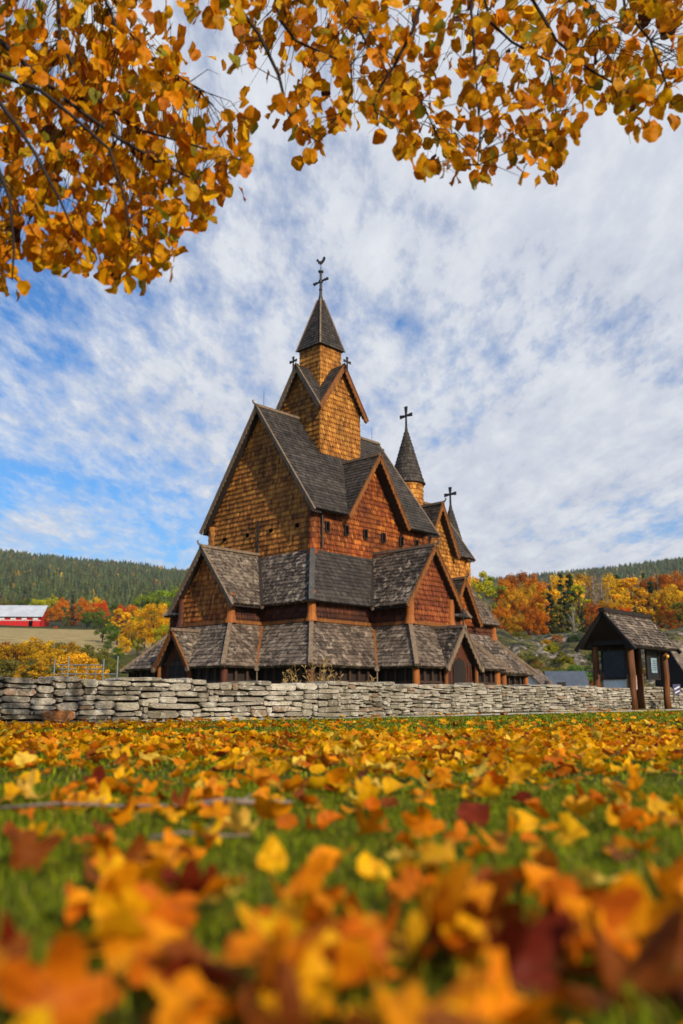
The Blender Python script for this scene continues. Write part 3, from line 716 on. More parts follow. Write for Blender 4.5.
for k in range(3): proto('slender_tree', rng.uniform(.42, .52), .86, .12, 54, 6000, .025, 'column', th=.95, tr=.016)
for k in range(2): proto('bare_tree', .5, .75, .22, 40, 420, .022, 'column', th=1.0, tr=.013, mat='bark_pale', nl=34)
for k in range(3): proto('spruce_tree', rng.uniform(.36, .44), .93, .06, 90, 5000, .030, 'cone', th=.97, tr=.014)
for k in range(3): proto('bush', rng.uniform(1.2, 1.5), .92, .0, 40, 4200, .05, 'round', th=.7, tr=.03)
COL = {'orange': (.60, .19, .006), 'rust': (.38, .10, .006), 'red orange': (.62, .10, .008), 'golden': (.72, .40, .010), 'ochre': (.50, .26, .010),
       'yellow green': (.42, .38, .012), 'lime green': (.22, .30, .018), 'green': (.095, .16, .02), 'olive': (.17, .15, .02), 'dark green': (.035, .062, .022), 'grey brown': (.20, .14, .08)}
TREES = []
def plant(kind, color, u, ytop, r, group, width=1.0, H=None, jitter=.12):
    a = (u-341.5)/F; Yf = r*math.cos(math.atan(a/1.05)); x = a*Yf*.98; y = Yf
    p = px(u, ytop or 650, y); x = p.x; h0 = float(height(x, y)); H = H or max(.8, p.z-h0)
    me, tm = random.choice(PROTO[kind])
    e = link(kind, tm); e.location = (x, y, h0); e.rotation_euler = (0, 0, random.uniform(0, 6.28)); e.scale = (H*width, H*width, H)
    f = link('crown', me, e); c = COL[color]; j = random.uniform(1-jitter, 1+jitter)
    f.color = (c[0]*j, c[1]*j*random.uniform(.9, 1.1), c[2], 1)
    TREES.append((e, kind, color, u, group))
GR, GL, GB, GT = 'autumn trees on the slope right of the church', 'autumn trees left of the church', 'bushes below the stubble field', 'bushes on the rocky slope'
# right slope
for kind, colr, u, yt, r, w in [
    ('broadleaf_tree', 'rust', 519, 567, 196, .75), ('broadleaf_tree', 'orange', 504, 572, 186, .75), ('broadleaf_tree', 'orange', 534, 573, 190, .7), ('broadleaf_tree', 'ochre', 526, 580, 176, .7), ('broadleaf_tree', 'orange', 540, 590, 165, .8), ('broadleaf_tree', 'golden', 513, 584, 172, .65),
    ('broadleaf_tree', 'orange', 499, 603, 152, .95), ('broadleaf_tree', 'orange', 536, 606, 150, .95), ('broadleaf_tree', 'rust', 520, 598, 160, .8), ('broadleaf_tree', 'ochre', 517, 612, 150, .8), ('slender_tree', 'golden', 546, 590, 162, 1.0),
    ('slender_tree', 'yellow green', 479, 572, 175, 1.1), ('slender_tree', 'lime green', 492, 577, 182, 1.1), ('slender_tree', 'golden', 470, 578, 180, 1.2),
    ('bare_tree', 'grey brown', 484, 592, 158, 1.2), ('bare_tree', 'grey brown', 490, 600, 152, 1.0), ('slender_tree', 'ochre', 508, 612, 156, .9),
    ('spruce_tree', 'dark green', 549, 583, 158, 1.0), ('spruce_tree', 'dark green', 560, 572, 176, 1.0), ('spruce_tree', 'dark green', 569, 570, 182, 1.0),
    ('broadleaf_tree', 'golden', 566, 569, 196, .8), ('slender_tree', 'yellow green', 578, 584, 164, 1.0), ('bare_tree', 'grey brown', 592, 569, 176, .9),
    ('bare_tree', 'grey brown', 600, 572, 170, .9), ('bare_tree', 'grey brown', 586, 580, 186, 1.0), ('broadleaf_tree', 'ochre', 579, 570, 205, .8),
    ('broadleaf_tree', 'golden', 612, 573, 184, .9), ('slender_tree', 'golden', 629, 577, 166, 1.4), ('slender_tree', 'ochre', 640, 588, 170, 1.2),
    ('spruce_tree', 'dark green', 650, 578, 190, 1.1), ('spruce_tree', 'dark green', 643, 572, 205, .9), ('broadleaf_tree', 'rust', 658, 570, 198, .9),
    ('broadleaf_tree', 'golden', 667, 580, 176, .9), ('broadleaf_tree', 'golden', 682, 583, 170, 1.0), ('broadleaf_tree', 'orange', 677, 570, 200, .9),
    ('slender_tree', 'rust', 666, 606, 146, 1.2), ('slender_tree', 'olive', 677, 602, 150, 1.3), ('broadleaf_tree', 'rust', 593, 600, 156, .8),
    ('broadleaf_tree', 'red orange', 622, 605, 152, .8), ('broadleaf_tree', 'ochre', 605, 597, 164, .8), ('spruce_tree', 'dark green', 616, 571, 206, 1.0),
    ('bare_tree', 'grey brown', 572, 600, 150, .9), ('spruce_tree', 'dark green', 582, 604, 152, .9), ('slender_tree', 'olive', 557, 604, 153, 1.1),
    ('broadleaf_tree', 'orange', 698, 590, 165, 1.0), ('spruce_tree', 'dark green', 706, 574, 185, 1.0), ('broadleaf_tree', 'golden', 722, 588, 170, 1.0),
    ('spruce_tree', 'dark green', 634, 600, 160, .9), ('broadleaf_tree', 'ochre', 664, 628, 118, .9), ('broadleaf_tree', 'ochre', 684, 632, 112, 1.0)]:
    plant(kind, colr, u, yt, r, GR, w)
for i, (colr, u, yt, r) in enumerate([('green', 517, 634, 143), ('green', 532, 637, 142), ('lime green', 541, 640, 138), ('green', 573, 629, 146), ('olive', 553, 640, 138), ('olive', 505, 638, 140),
    ('lime green', 493, 640, 140), ('green', 588, 640, 132), ('olive', 564, 650, 99), ('green', 600, 648, 100), ('olive', 527, 652, 98), ('rust', 586, 675, 90), ('rust', 545, 637, 148), ('green', 612, 640, 130), ('olive', 509, 650, 99), ('olive', 545, 662, 94), ('green', 575, 664, 93), ('olive', 612, 660, 95)]):
    plant('bush', colr, u, yt, r, GT, 1.1)
for i in range(46):
    plant('bush', ['olive', 'green', 'yellow green', 'dark green', 'ochre', 'green', 'olive', 'rust'][i % 8], random.uniform(492, 700), None, random.uniform(90, 110), GT, 1.0, H=random.uniform(.6, 1.7))
# left
for kind, colr, u, yt, r, w in [
    ('broadleaf_tree', 'yellow green', 40, 597, 300, 1.1), ('broadleaf_tree', 'yellow green', 52, 595, 310, 1.0), ('broadleaf_tree', 'orange', 62, 597, 292, .9), ('broadleaf_tree', 'orange', 51, 606, 280, 1.0),
    ('spruce_tree', 'dark green', 73, 594, 300, 1.0), ('slender_tree', 'rust', 75, 606, 276, 1.2), ('broadleaf_tree', 'orange', 84, 597, 295, .9), ('broadleaf_tree', 'golden', 97, 594, 310, .8),
    ('broadleaf_tree', 'red orange', 101, 599, 282, .9), ('broadleaf_tree', 'green', 88, 610, 262, 1.0), ('broadleaf_tree', 'green', 99, 609, 258, 1.0), ('slender_tree', 'olive', 67, 612, 268, 1.2),
    ('broadleaf_tree', 'red orange', 122, 604, 270, .9), ('broadleaf_tree', 'orange', 134, 603, 262, .9), ('broadleaf_tree', 'green', 116, 602, 290, 1.0), ('broadleaf_tree', 'lime green', 148, 591, 290, 1.2),
    ('broadleaf_tree', 'lime green', 172, 585, 290, 1.2), ('broadleaf_tree', 'green', 190, 588, 280, 1.2), ('broadleaf_tree', 'green', 104, 613, 165, .9), ('broadleaf_tree', 'green', 112, 622, 150, .95), ('broadleaf_tree', 'green', 108, 640, 142, .9),
    ('slender_tree', 'golden', 119, 609, 158, 1.4), ('slender_tree', 'golden', 127, 612, 166, 1.3), ('broadleaf_tree', 'golden', 124, 634, 132, .9), ('broadleaf_tree', 'yellow green', 138, 636, 140, .9),
    ('broadleaf_tree', 'golden', 155, 600, 138, 1.0), ('broadleaf_tree', 'ochre', 146, 618, 150, .9), ('broadleaf_tree', 'yellow green', 166, 622, 128, 1.0), ('broadleaf_tree', 'green', 118, 646, 125, 1.0),
    ('broadleaf_tree', 'yellow green', 150, 650, 112, .9), ('broadleaf_tree', 'green', 25, 596, 330, 1.1), ('broadleaf_tree', 'olive', 8, 599, 330, 1.1), ('broadleaf_tree', 'ochre', -12, 602, 320, 1.1), ('broadleaf_tree', 'orange', -34, 600, 320, 1.1),
    ('broadleaf_tree', 'golden', 167, 608, 142, .85), ('broadleaf_tree', 'yellow green', 140, 612, 152, .8), ('broadleaf_tree', 'ochre', 130, 622, 145, .8), ('broadleaf_tree', 'golden', 182, 640, 130, 1.1), ('broadleaf_tree', 'ochre', 205, 640, 135, 1.1)]:
    plant(kind, colr, u, yt, r, GL, w)
for colr, u, yt, r, w in [('rust', 5, 645, 118, 1.2), ('ochre', 17, 644, 116, 1.2), ('ochre', 30, 642, 120, 1.2), ('golden', 40, 640, 122, 1.2), ('golden', 52, 650, 114, 1.2), ('olive', 62, 643, 124, 1.2),
    ('ochre', 70, 645, 120, 1.1), ('golden', 78, 657, 100, 1.2), ('golden', 84, 662, 96, 1.2), ('olive', 94, 648, 120, 1.4), ('olive', 88, 654, 116, 1.3), ('olive', 104, 658, 112, 1.3), ('olive', 24, 660, 98, 1.5), ('ochre', 34, 664, 94, 1.2),
    ('olive', 8, 664, 96, 1.5), ('ochre', -8, 645, 118, 1.3), ('olive', -26, 650, 112, 1.4), ('ochre', 60, 660, 100, 1.2), ('olive', 46, 664, 97, 1.4), ('red orange', 56, 627, 258, 1.0)]:
    plant('bush', colr, u, yt-(5 if r < 200 else 0), r, GB if r < 200 else GL, w)
ORD = ['first', 'second', 'third', 'fourth', 'fifth', 'sixth', 'seventh', 'eighth', 'ninth', 'tenth', 'eleventh', 'twelfth', 'thirteenth', 'fourteenth', 'fifteenth', 'sixteenth', 'seventeenth', 'eighteenth', 'nineteenth', 'twentieth']+['next']*40
cls = {}
for t in TREES: cls.setdefault((t[4], t[1], t[2]), []).append(t)
WH_ = {GR: 'on slope right of church', GL: 'left of the church', GB: 'below the pale field at left', GT: 'on the rocky slope right of the church'}
SH = {'broadleaf_tree': 'round crowned tree', 'slender_tree': 'slender tree', 'bare_tree': 'nearly bare pale tree', 'spruce_tree': 'pointed spruce', 'bush': 'bush'}
for (g, k, cname), L in cls.items():
    L.sort(key=lambda t: t[3])
    for i, t in enumerate(L):
        lab = f'{cname} {SH[k]} {WH_[g]}'
        if len(L) > 1: lab += f', {ORD[i]} from left'
        tag(t[0], lab, 'bush' if k == 'bush' else 'tree', g)

# conifer forest on the far hills: one mass
nT = 42000
az_ = rng.uniform(R(-42), R(42), nT*2); rr_ = np.sqrt(rng.uniform(330**2, 1640**2, nT*2))
keep = rng.random(nT*2) < np.clip(.35+.65*(rr_-330)/500, .35, 1); az_ = az_[keep][:nT]; rr_ = rr_[keep][:nT]
x = rr_*np.sin(az_); y = rr_*np.cos(az_)
clear = (fbm(x/60, y/60, 9) > .75) & (rr_ > 1000)
field = (rr_ < 345) & (az_ < 0)
ok = ~clear & ~field; x, y, rr_ = x[ok], y[ok], rr_[ok]; nT = len(x)
z = height(x, y); Hh = rng.uniform(6, 12.5, nT); Ww = Hh*rng.uniform(.17, .30, nT)
decid = rng.random(nT) < np.where(fbm(x/120, y/120, 14) > .75, .42, .05)
Hh[decid] *= .8; Ww[decid] *= 1.6
K = 6; V = []; an = np.arange(K)*2*PI/K
tiers = [(0.08, 1.0, .50), (.34, .74, .78), (.62, .46, 1.0)]
for (b0, wr, tp) in tiers:
    ph = rng.uniform(0, 6.28, nT)
    ring = np.stack([x[:, None]+Ww[:, None]*wr*np.cos(an+ph[:, None])*rng.uniform(.7, 1.2, (nT, K)), y[:, None]+Ww[:, None]*wr*np.sin(an+ph[:, None])*rng.uniform(.7, 1.2, (nT, K)), z[:, None]+Hh[:, None]*(b0+rng.uniform(-.05, .03, (nT, K)))], -1)
    apex = np.stack([x, y, z+Hh*tp], -1)[:, None, :]
    V.append(np.concatenate([ring, apex], 1))
V = np.concatenate(V, 1).reshape(-1, 3); nv = (K+1)*len(tiers)
f0 = np.concatenate([np.stack([t*(K+1)+np.arange(K), t*(K+1)+(np.arange(K)+1) % K, np.full(K, t*(K+1)+K)], 1) for t in range(len(tiers))])
Fq = (np.arange(nT)[:, None, None]*nv+f0[None]).reshape(-1, 3)
tc = np.array([[.052, .066, .022]])*rng.uniform(.5, 1.5, (nT, 1))*np.array([[1, 1, 1]])+rng.normal(0, .004, (nT, 3)).clip(-.006, .01)
pick = rng.integers(0, 4, nT); dc = np.array([(.30, .15, .012), (.36, .22, .015), (.20, .16, .02), (.28, .09, .01)])[pick]
tc[decid] = dc[decid]*rng.uniform(.6, 1.1, (decid.sum(), 1))
fm, n, l, b = nt('conifer forest'); l.new(attr(n, 'tint').outputs['Color'], b.inputs['Base Color']); b.inputs['Roughness'].default_value = .9; b.inputs['Specular IOR Level'].default_value = .1
tag(link('hillside_forest', arr_mesh('hillside_forest', V, Fq, fm, col=np.repeat(tc.clip(.004), nv, 0))), kind='stuff')

# ================================================================== FAR BUILDINGS
M['barn_red'] = wood_mat('red barn boards', (.42, .010, .008), (.58, .018, .014), 3)
M['white'] = plain('white paint', (.72, .72, .70), (.82, .82, .80), 3)
M['metal_roof'] = plain('pale metal roof', (.36, .39, .43), (.48, .51, .55), .5, .5)
M['slate'] = plain('blue grey slate roof', (.045, .06, .085), (.07, .09, .12), 2, .6)
M['glass'] = plain('dark glass', (.02, .025, .03), (.04, .05, .06), 2, .1)
p = px(40, 630, 262); yb = 262.; xr = p.x; zb = float(height(xr-4, yb)); zb = max(zb, px(20, 630, yb).z-.2)
barn = empty('barn', (xr, yb, zb), R(3)); Lb, Wb, Hb, Rf = 30., 9., px(20, 616, yb).z-zb, px(20, 607, yb).z-px(20, 616, yb).z
tag(barn, 'long red wooden barn with pale metal roof on the hillside field', 'barn')
m = MB(); m.slab([(0, 0, -2), (-Lb, 0, -2), (-Lb, 0, Hb), (0, 0, Hb)], .2, (0, -1, 0)); m.slab([(0, Wb, -2), (-Lb, Wb, -2), (-Lb, Wb, Hb), (0, Wb, Hb)], .2, (0, 1, 0))
for xx, h in ((0, (1, 0, 0)), (-Lb, (-1, 0, 0))): m.slab([(xx, 0, -2), (xx, Wb, -2), (xx, Wb, Hb), (xx, Wb/2, Hb+Rf*1.25), (xx, 0, Hb)], .2, h)
m.build('wall', M['barn_red'], barn)
m = MB()
m.slab([(.6, -.7, Hb-.25), (-Lb-.6, -.7, Hb-.25), (-Lb-.6, Wb/2, Hb+Rf*1.35), (.6, Wb/2, Hb+Rf*1.35)], .15, (0, -1, 1)); m.slab([(.6, Wb+.7, Hb-.25), (-Lb-.6, Wb+.7, Hb-.25), (-Lb-.6, Wb/2, Hb+Rf*1.35), (.6, Wb/2, Hb+Rf*1.35)], .15, (0, 1, 1))
m.build('roof', M['metal_roof'], barn)
for k in range(9):
    m = MB(); m.box((-1.6-3.3*k, -.05, Hb-.75), (1.5, .12, .7)); w_ = m.build('window', M['white'], barn)
m = MB(); m.box((-Lb/2, -.06, Hb-1.35), (Lb, .1, .14)); m.build('trim_board', M['white'], barn)
m = MB(); m.box((-2.9, -.04, .9), (1.1, .14, 1.8)); m.build('door', M['black'], barn)

def cottage(name, label, x, y, rz, L, W, H, Rh, wall, roof, cat='building', zb=None):
    o = empty(name, (x, y, float(height(x, y)) if zb is None else zb), rz); tag(o, label, cat)
    m = MB()
    for yy, h in ((-W/2, (0, -1, 0)), (W/2, (0, 1, 0))): m.slab([(-L/2, yy, -1), (L/2, yy, -1), (L/2, yy, H), (-L/2, yy, H)], .15, h)
    for xx, h in ((-L/2, (-1, 0, 0)), (L/2, (1, 0, 0))): m.slab([(xx, -W/2, -1), (xx, W/2, -1), (xx, W/2, H), (xx, 0, H+Rh), (xx, -W/2, H)], .15, h)
    m.build('wall', M[wall], o); m = MB()
    for s in (-1, 1): m.slab([(-L/2-.25, s*(W/2+.3), H-.3*Rh/(W/2)+.1), (L/2+.25, s*(W/2+.3), H-.3*Rh/(W/2)+.1), (L/2+.25, 0, H+Rh+.1), (-L/2-.25, 0, H+Rh+.1)], .1, (0, s, .6))
    m.build('roof', M[roof], o)
    m = MB(); m.box((L*.2, -W/2-.02, H*.55), (.7, .1, .8)); f = m.build('window', M['white'], o)
    m = MB(); m.box((L*.2, -W/2-.06, H*.55), (.54, .06, .62)); m.build('pane', M['glass'], f)
    m = MB(); m.box((-L*.2, -W/2-.02, .9), (.8, .08, 1.8)); m.build('door', M['board_dark'], o)
    return o
p = px(565, 673, 84); cottage('shed', 'small building with blue grey slate roof behind the stone wall', p.x, 84, R(-4), 3.4, 3.2, 1.1, p.z-1.15, 'white', 'slate')
p = px(534, 674, 72); cottage('outbuilding', 'white gabled outbuilding at the east end of the church', p.x-.2, 72, R(62), 4, 2.8, 1.35, p.z-1.0, 'white', 'roof_brown')
p = px(668, 641, 62); cottage('cabin', 'dark wooden cabin half hidden behind the log shelter', p.x+1.6, 62, R(20), 4.2, 3, 2.4, 1.9, 'board_dark', 'roof_grey')

# ================================================================== STONE WALLS
sm, n, l, b = nt('dry stone')
r = ramp(n, [(0, (.15, .125, .095)), (.3, (.29, .25, .195)), (.7, (.46, .405, .32)), (.88, (.60, .54, .44)), (.90, (.34, .235, .16)), (.93, (.34, .235, .16)), (.95, (.42, .17, .06)), (1, (.42, .17, .06))]); l.new(attr(n, 'rnd').outputs['Fac'], r.inputs[0])
a1 = noise(n, l, 7, 9, .72, dist=.3); a2 = noise(n, l, 22, 6, .7, stretch=(1, 1, 2.2)); a3 = noise(n, l, 2.4, 5, .6)
rl = ramp(n, [(.54, (0,)*3), (.60, (.75,)*3)]); l.new(a1.outputs[0], rl.inputs[0])
c = mixc(n, l, r.outputs[0], (.64, .61, .53), rl.outputs[0])
rd = ramp(n, [(.33, (.38, .36, .32)), (.55, (1.05,)*3)]); l.new(a2.outputs[0], rd.inputs[0]); c = mixc(n, l, c, rd.outputs[0], .85, 'MULTIPLY')
rd2 = ramp(n, [(.36, (.62, .60, .52)), (.6, (1.05,)*3)]); l.new(a3.outputs[0], rd2.inputs[0]); c = mixc(n, l, c, rd2.outputs[0], .9, 'MULTIPLY')
l.new(c, b.inputs['Base Color']); b.inputs['Roughness'].default_value = .92; b.inputs['Specular IOR Level'].default_value = .15
bump(n, l, a2.outputs[0], b, .8, .03)
def stone(mb_, c, ax, L, H, D, rnd):
    """irregular rounded block: 3 rings of a cut-corner outline"""
    ay = Vector((-ax.y, ax.x, 0)); vs = []
    m_ = []; hw, hh = L/2, H/2
    nseg = 14; out = []
    for k in range(nseg):
        a = 2*PI*k/nseg+random.uniform(-.12, .12); ca, sa = math.cos(a), math.sin(a)
        s = 1/max(abs(ca)**9+abs(sa)**9, 1e-6)**(1/9)
        out.append((ca*s*hw*random.uniform(.95, 1.02), sa*s*hh*random.uniform(.90, 1.04)))
    sk = random.uniform(-.12, .12)
    for d, f in ((-D/2, .93), (-D/2+.022, 1.0), (D/2-.022, 1.0), (D/2, .93)):
        jd = random.uniform(-.01, .01)
        for (x_, z_) in out: vs.append(c+ax*(x_*f+0)+Vector((0, 0, z_*f+sk*x_*.35))+ay*(d+jd+random.uniform(-.006, .006)))
    n_ = nseg; fs = [(i*n_+k, i*n_+(k+1) % n_, (i+1)*n_+(k+1) % n_, (i+1)*n_+k) for i in range(3) for k in range(n_)]
    fs += [tuple(range(n_-1, -1, -1)), tuple(range(3*n_, 4*n_))]
    mb_.add(vs, fs, rnd)
def dry_wall(name, label, path, Hs, T=.5, LS=1.0):
    m = MB(); core = MB()
    for si, ((p0, p1), (h0, h1)) in enumerate(zip(zip(path, path[1:]), zip(Hs, Hs[1:]))):
        p0 = Vector((*p0, 0)); p1 = Vector((*p1, 0)); L = (p1-p0).length; ax = (p1-p0).normalized()
        ay = Vector((-ax.y, ax.x, 0))
        k_ = ay*T*.85
        core.slab([p0+k_+Vector((0, 0, h0*.88)), p1+k_+Vector((0, 0, h1*.88)), p1+k_+Vector((0, 0, -.2)), p0+k_+Vector((0, 0, -.2))], T*.7, ay)
        # column-wise packing on a height map
        dx = .04; nb = int(L/dx)+1; top = np.full(nb, -.05)
        guard = 0
        while guard < 20000:
            guard += 1
            i = int(np.argmin(top+rng.uniform(0, .02, nb))); target = h0+(h1-h0)*i/nb
            if top[i] > target-.045: break
            # extend while neighbours are about level
            j0 = i; j1 = i; lv = top[i]; maxl = rng.choice([.16, .24, .34, .48, .64, .8], p=[.12, .2, .26, .22, .13, .07])*LS
            while (j1-j0)*dx < maxl:
                l_ok = j0 > 0 and abs(top[j0-1]-lv) < .022; r_ok = j1 < nb-1 and abs(top[j1+1]-lv) < .022
                if r_ok and (not l_ok or rng.random() < .6): j1 += 1
                elif l_ok: j0 -= 1
                else: break
            w_ = (j1-j0+1)*dx
            lv = top[j0:j1+1].max()
            hgt = float(rng.choice([.04, .06, .08, .10], p=[.24, .36, .27, .13]))+(.02 if LS > 1 and si < 2 else 0); hgt = min(hgt, .05*round((w_*.9+.03)/.05)+.0 if w_ < .1 else hgt)
            if lv+hgt > target+.03: hgt = max(.04, target+rng.uniform(-.01, .04)-lv)
            c = p0+ax*((j0+j1+1)/2*dx)+Vector((0, 0, lv+hgt/2))+ay*(T/2+rng.uniform(-.02, .02))
            stone(m, c, ax, w_-.010, hgt-.006, T*rng.uniform(.94, 1.06), min(.93, max(0, rng.normal(.52, .22))))
            top[j0:j1+1] = lv+hgt
    o = empty(name, (*path[0], 0)); me = m.build('stones', sm); co = core.build('core', M['board_dark'])
    for q in (me, co):
        q.data.transform(Matrix.Translation((-path[0][0], -path[0][1], 0))); q.parent = o
    tag(o, label, 'wall'); return me
W0 = gpx(0, 724); W1 = gpx(340, 717.5); W2 = gpx(460, 713.4); W3 = gpx(632, 709.8)
dW = (W0-W1).normalized(); Wm = W0+dW*5.5
WALL = [(Wm.x, Wm.y), (W0.x, W0.y), (W1.x, W1.y), (W2.x, W2.y), (W3.x, W3.y)]
def top_h(u, ybase, ytop): p = gpx(u, ybase); return px(u, ytop, p.y).z
HS = [.62, top_h(0, 724, 676), top_h(340, 717.5, 682.5), top_h(460, 713.4, 684), top_h(632, 709.8, 685)]
wm = dry_wall('stone_wall', 'long grey dry stone wall in front of the church, up to the shelter', WALL, HS, LS=1.05)
# church frame -> world
def cw(e, n, z=0): return church.matrix_basis @ Vector((e, n, z))
bpy.context.view_layer.update()
pB = cw(-2.2, -20.6); pC = cw(1.6, -20.5); pD = cw(6.5, -22.6); pE = cw(14, -26)
dry_wall('stone_wall', 'short grey dry stone wall behind and right of the log shelter', [(cw(-.6, -20.2).x, cw(-.6, -20.2).y), (cw(2.0, -21.6).x, cw(2.0, -21.6).y), (cw(8, -25).x, cw(8, -25).y)], [.72, .76, .74])
# red-brown block near the left end of the long wall
m = MB(); ax = (W1-W0).normalized(); pr_ = gpx(49, 722.6)
k0 = (Vector((pr_.x, pr_.y, 0))-Vector((W0.x, W0.y, 0))).dot(ax); cc = Vector((W0.x, W0.y, 0))+ax*k0
random.seed(5); stone(m, cc+Vector((0, 0, .085))+Vector((-ax.y, ax.x, 0))*.20, ax, .46, .15, .5, 1.0)
o = m.build('red_block', sm, bpy.data.objects['stone_wall']); o.data.transform(Matrix.Translation((-WALL[0][0], -WALL[0][1], 0)))
tag(o, 'reddish brown block at the foot of the wall')
random.seed(17)

# path along the foot of the wall
M['path'] = plain('gravel path', (.34, .29, .24), (.50, .44, .38), 30, .95)
def strip(name, pts, off0, off1, z, mat):
    m = MB(); P = [Vector((*p, 0)) for p in pts]; L = []; Rr = []
    for i, p in enumerate(P):
        d = (P[min(i+1, len(P)-1)]-P[max(i-1, 0)]).normalized(); nrm = Vector((d.y, -d.x, 0))
        L.append(p+nrm*off0[i]+Vector((0, 0, z))); Rr.append(p+nrm*off1[i]+Vector((0, 0, z)))
    for i in range(len(P)-1): m.add([L[i], L[i+1], Rr[i+1], Rr[i]], [(0, 1, 2, 3)])
    return tag(m.build(name, M[mat]), kind='structure')
ext = [(W3.x+(W3.x-W2.x)*k, W3.y+(W3.y-W2.y)*k) for k in (.6, 1.6)]
strip('path', WALL+ext, [.27, .27, .32, .9, .6, .3, .2], [.55, .55, .75, 1.9, 1.7, 1.5, 1.4], .006, 'path')

# ================================================================== LOG SHELTER (same axes as the church)
org = cw(-2.5, -22.0); sh = empty('log_shelter', (org.x, org.y, 0), PI/2-YAW)
tag(sh, 'log shelter with shingled gable roof and dark notice boards by the wall gap', 'shelter')
EO, NO = -2.5, -22.0                          # local (0,0) is the front corner post
def smb(): return MB((0, 0, 0))
_off = OFF; OFF = (0, 0, 0)
rf = gable_roof('roof', (-.33, .70), (3.12, .70), .97, 3.20, 2.05, VW, 'roof_grey', 'board_dark', sh, row=.13, wid=.13, fin=False, barge_b=True, th=.06, bw=.10)
OFF = _off
for (e_, n_, r_, z1) in ((0, 0, .125, 2.0), (0, 1.25, .115, 2.05), (2.62, 0, .115, 2.1), (2.95, 1.12, .14, 2.1), (1.0, 1.3, .09, 2.1)):
    m = smb(); m.tube([(e_+.02, n_, -.3), (e_, n_+.02, .5), (e_+.03, n_, 1.1), (e_, n_, z1)], [r_*1.12, r_, r_*.98, r_*.9], 14); m.build('log_post', M['log_shelter'], sh, True)
m = smb(); m.beam((-.2, 0, 2.05), (3.0, 0, 2.05), .16, .16); m.build('eave_beam', M['board_dark'], sh)
m = smb(); m.beam((-.2, 1.35, 2.05), (3.0, 1.35, 2.05), .16, .16); m.build('eave_beam', M['board_dark'], sh)
m = smb(); m.beam((.0, -.2, 2.17), (.0, 1.6, 2.17), .12, .14); m.build('tie_beam', M['board_dark'], sh)
m = smb(); m.beam((2.75, -.2, 2.17), (2.75, 1.6, 2.17), .12, .14); m.build('tie_beam', M['board_dark'], sh)
m = smb(); m.slab([(2.9, -.2, 2.1), (2.9, 1.6, 2.1), (2.9, .7, 3.1)], .06, (1, 0, 0)); m.build('gable_wall', M['board_dark'], sh)
m = smb(); m.slab([(.9, 1.32, 1.1), (2.9, 1.32, 1.1), (2.9, 1.32, 2.1), (.9, 1.32, 2.1)], .05, (0, -1, 0)); m.build('back_boards', M['board_dark'], sh)
M['panel'] = plain('dark notice panel', (.010, .012, .015), (.022, .026, .03), 6, .35)
M['screen'] = plain('pale blue notice', (.16, .24, .28), (.30, .40, .44), 9, .4)
M['pinkish'] = plain('pink brown board', (.42, .27, .25), (.50, .33, .30), 3)
def board(name, o, c, w, h, facing, mats, fw=.05, paper=None):
    f = Vector(facing); s = f.cross(Vector((0, 0, 1))); c = Vector(c); m = smb()
    for sx in (-1, 1): m.beam(c+s*sx*w/2+Vector((0, 0, -h/2)), c+s*sx*w/2+Vector((0, 0, h/2)), fw, .07, up=f)
    for sz in (-1, 1): m.beam(c-s*w/2+Vector((0, 0, sz*h/2)), c+s*w/2+Vector((0, 0, sz*h/2)), fw, .075, up=f)
    fr = m.build(name, M['board_dark'], o)
    q = lambda x, z, d: c+s*x+Vector((0, 0, z))+f*d
    m = smb(); m.slab([q(-w/2, -h/2, .01), q(w/2, -h/2, .01), q(w/2, h/2, .01), q(-w/2, h/2, .01)], .03, f); m.build('panel', M[mats], fr)
    if paper:
        x0, z0, pw, ph, pm = paper
        m = smb(); m.slab([q(x0-pw/2, z0-ph/2, .03), q(x0+pw/2, z0-ph/2, .03), q(x0+pw/2, z0+ph/2, .03), q(x0-pw/2, z0+ph/2, .03)], .012, f); m.build('notice', M[pm], fr)
        m = smb()
        for k in range(5): m.beam(q(x0-pw*.36, z0+ph*(.3-.15*k), .034), q(x0+pw*random.uniform(.1, .36), z0+ph*(.3-.15*k), .034), .012, .02, up=f)
        m.build('notice_lines', M['panel'], fr)
    return fr
board('notice_board', sh, (.10, .64, 1.45), .82, .92, (-1, 0, 0), 'panel')
m = smb(); m.beam((.06, .20, 1.0), (.06, .20, 1.95), .03, .03); m.build('pale_strip', M['white'], sh)
board('notice_board', sh, (1.9, .12, 1.48), .95, .96, (0, -1, 0), 'panel', paper=(-.05, -.02, .44, .5, 'screen'))
m = smb(); m.slab([(.12, .28, .62), (.12, 1.06, .62), (.12, 1.06, .98), (.12, .28, .98)], .03, (-1, 0, 0)); m.build('white_panel', M['white'], sh)
m = smb(); m.slab([(2.0, 1.1, .66), (2.7, 1.1, .66), (2.7, 1.1, 1.16), (2.0, 1.1, 1.16)], .03, (0, -1, 0)); m.build('pink_panel', M['pinkish'], sh)
M['amber'] = plain('amber lens', (.75, .36, .02), (.85, .45, .03), 3, .3)
m = smb(); m.lathe((2.52, -.15, 1.78), [(0, -.05), (.05, -.04), (.06, 0), (.05, .05), (0, .06)], 10); m.build('reflector', M['amber'], sh)
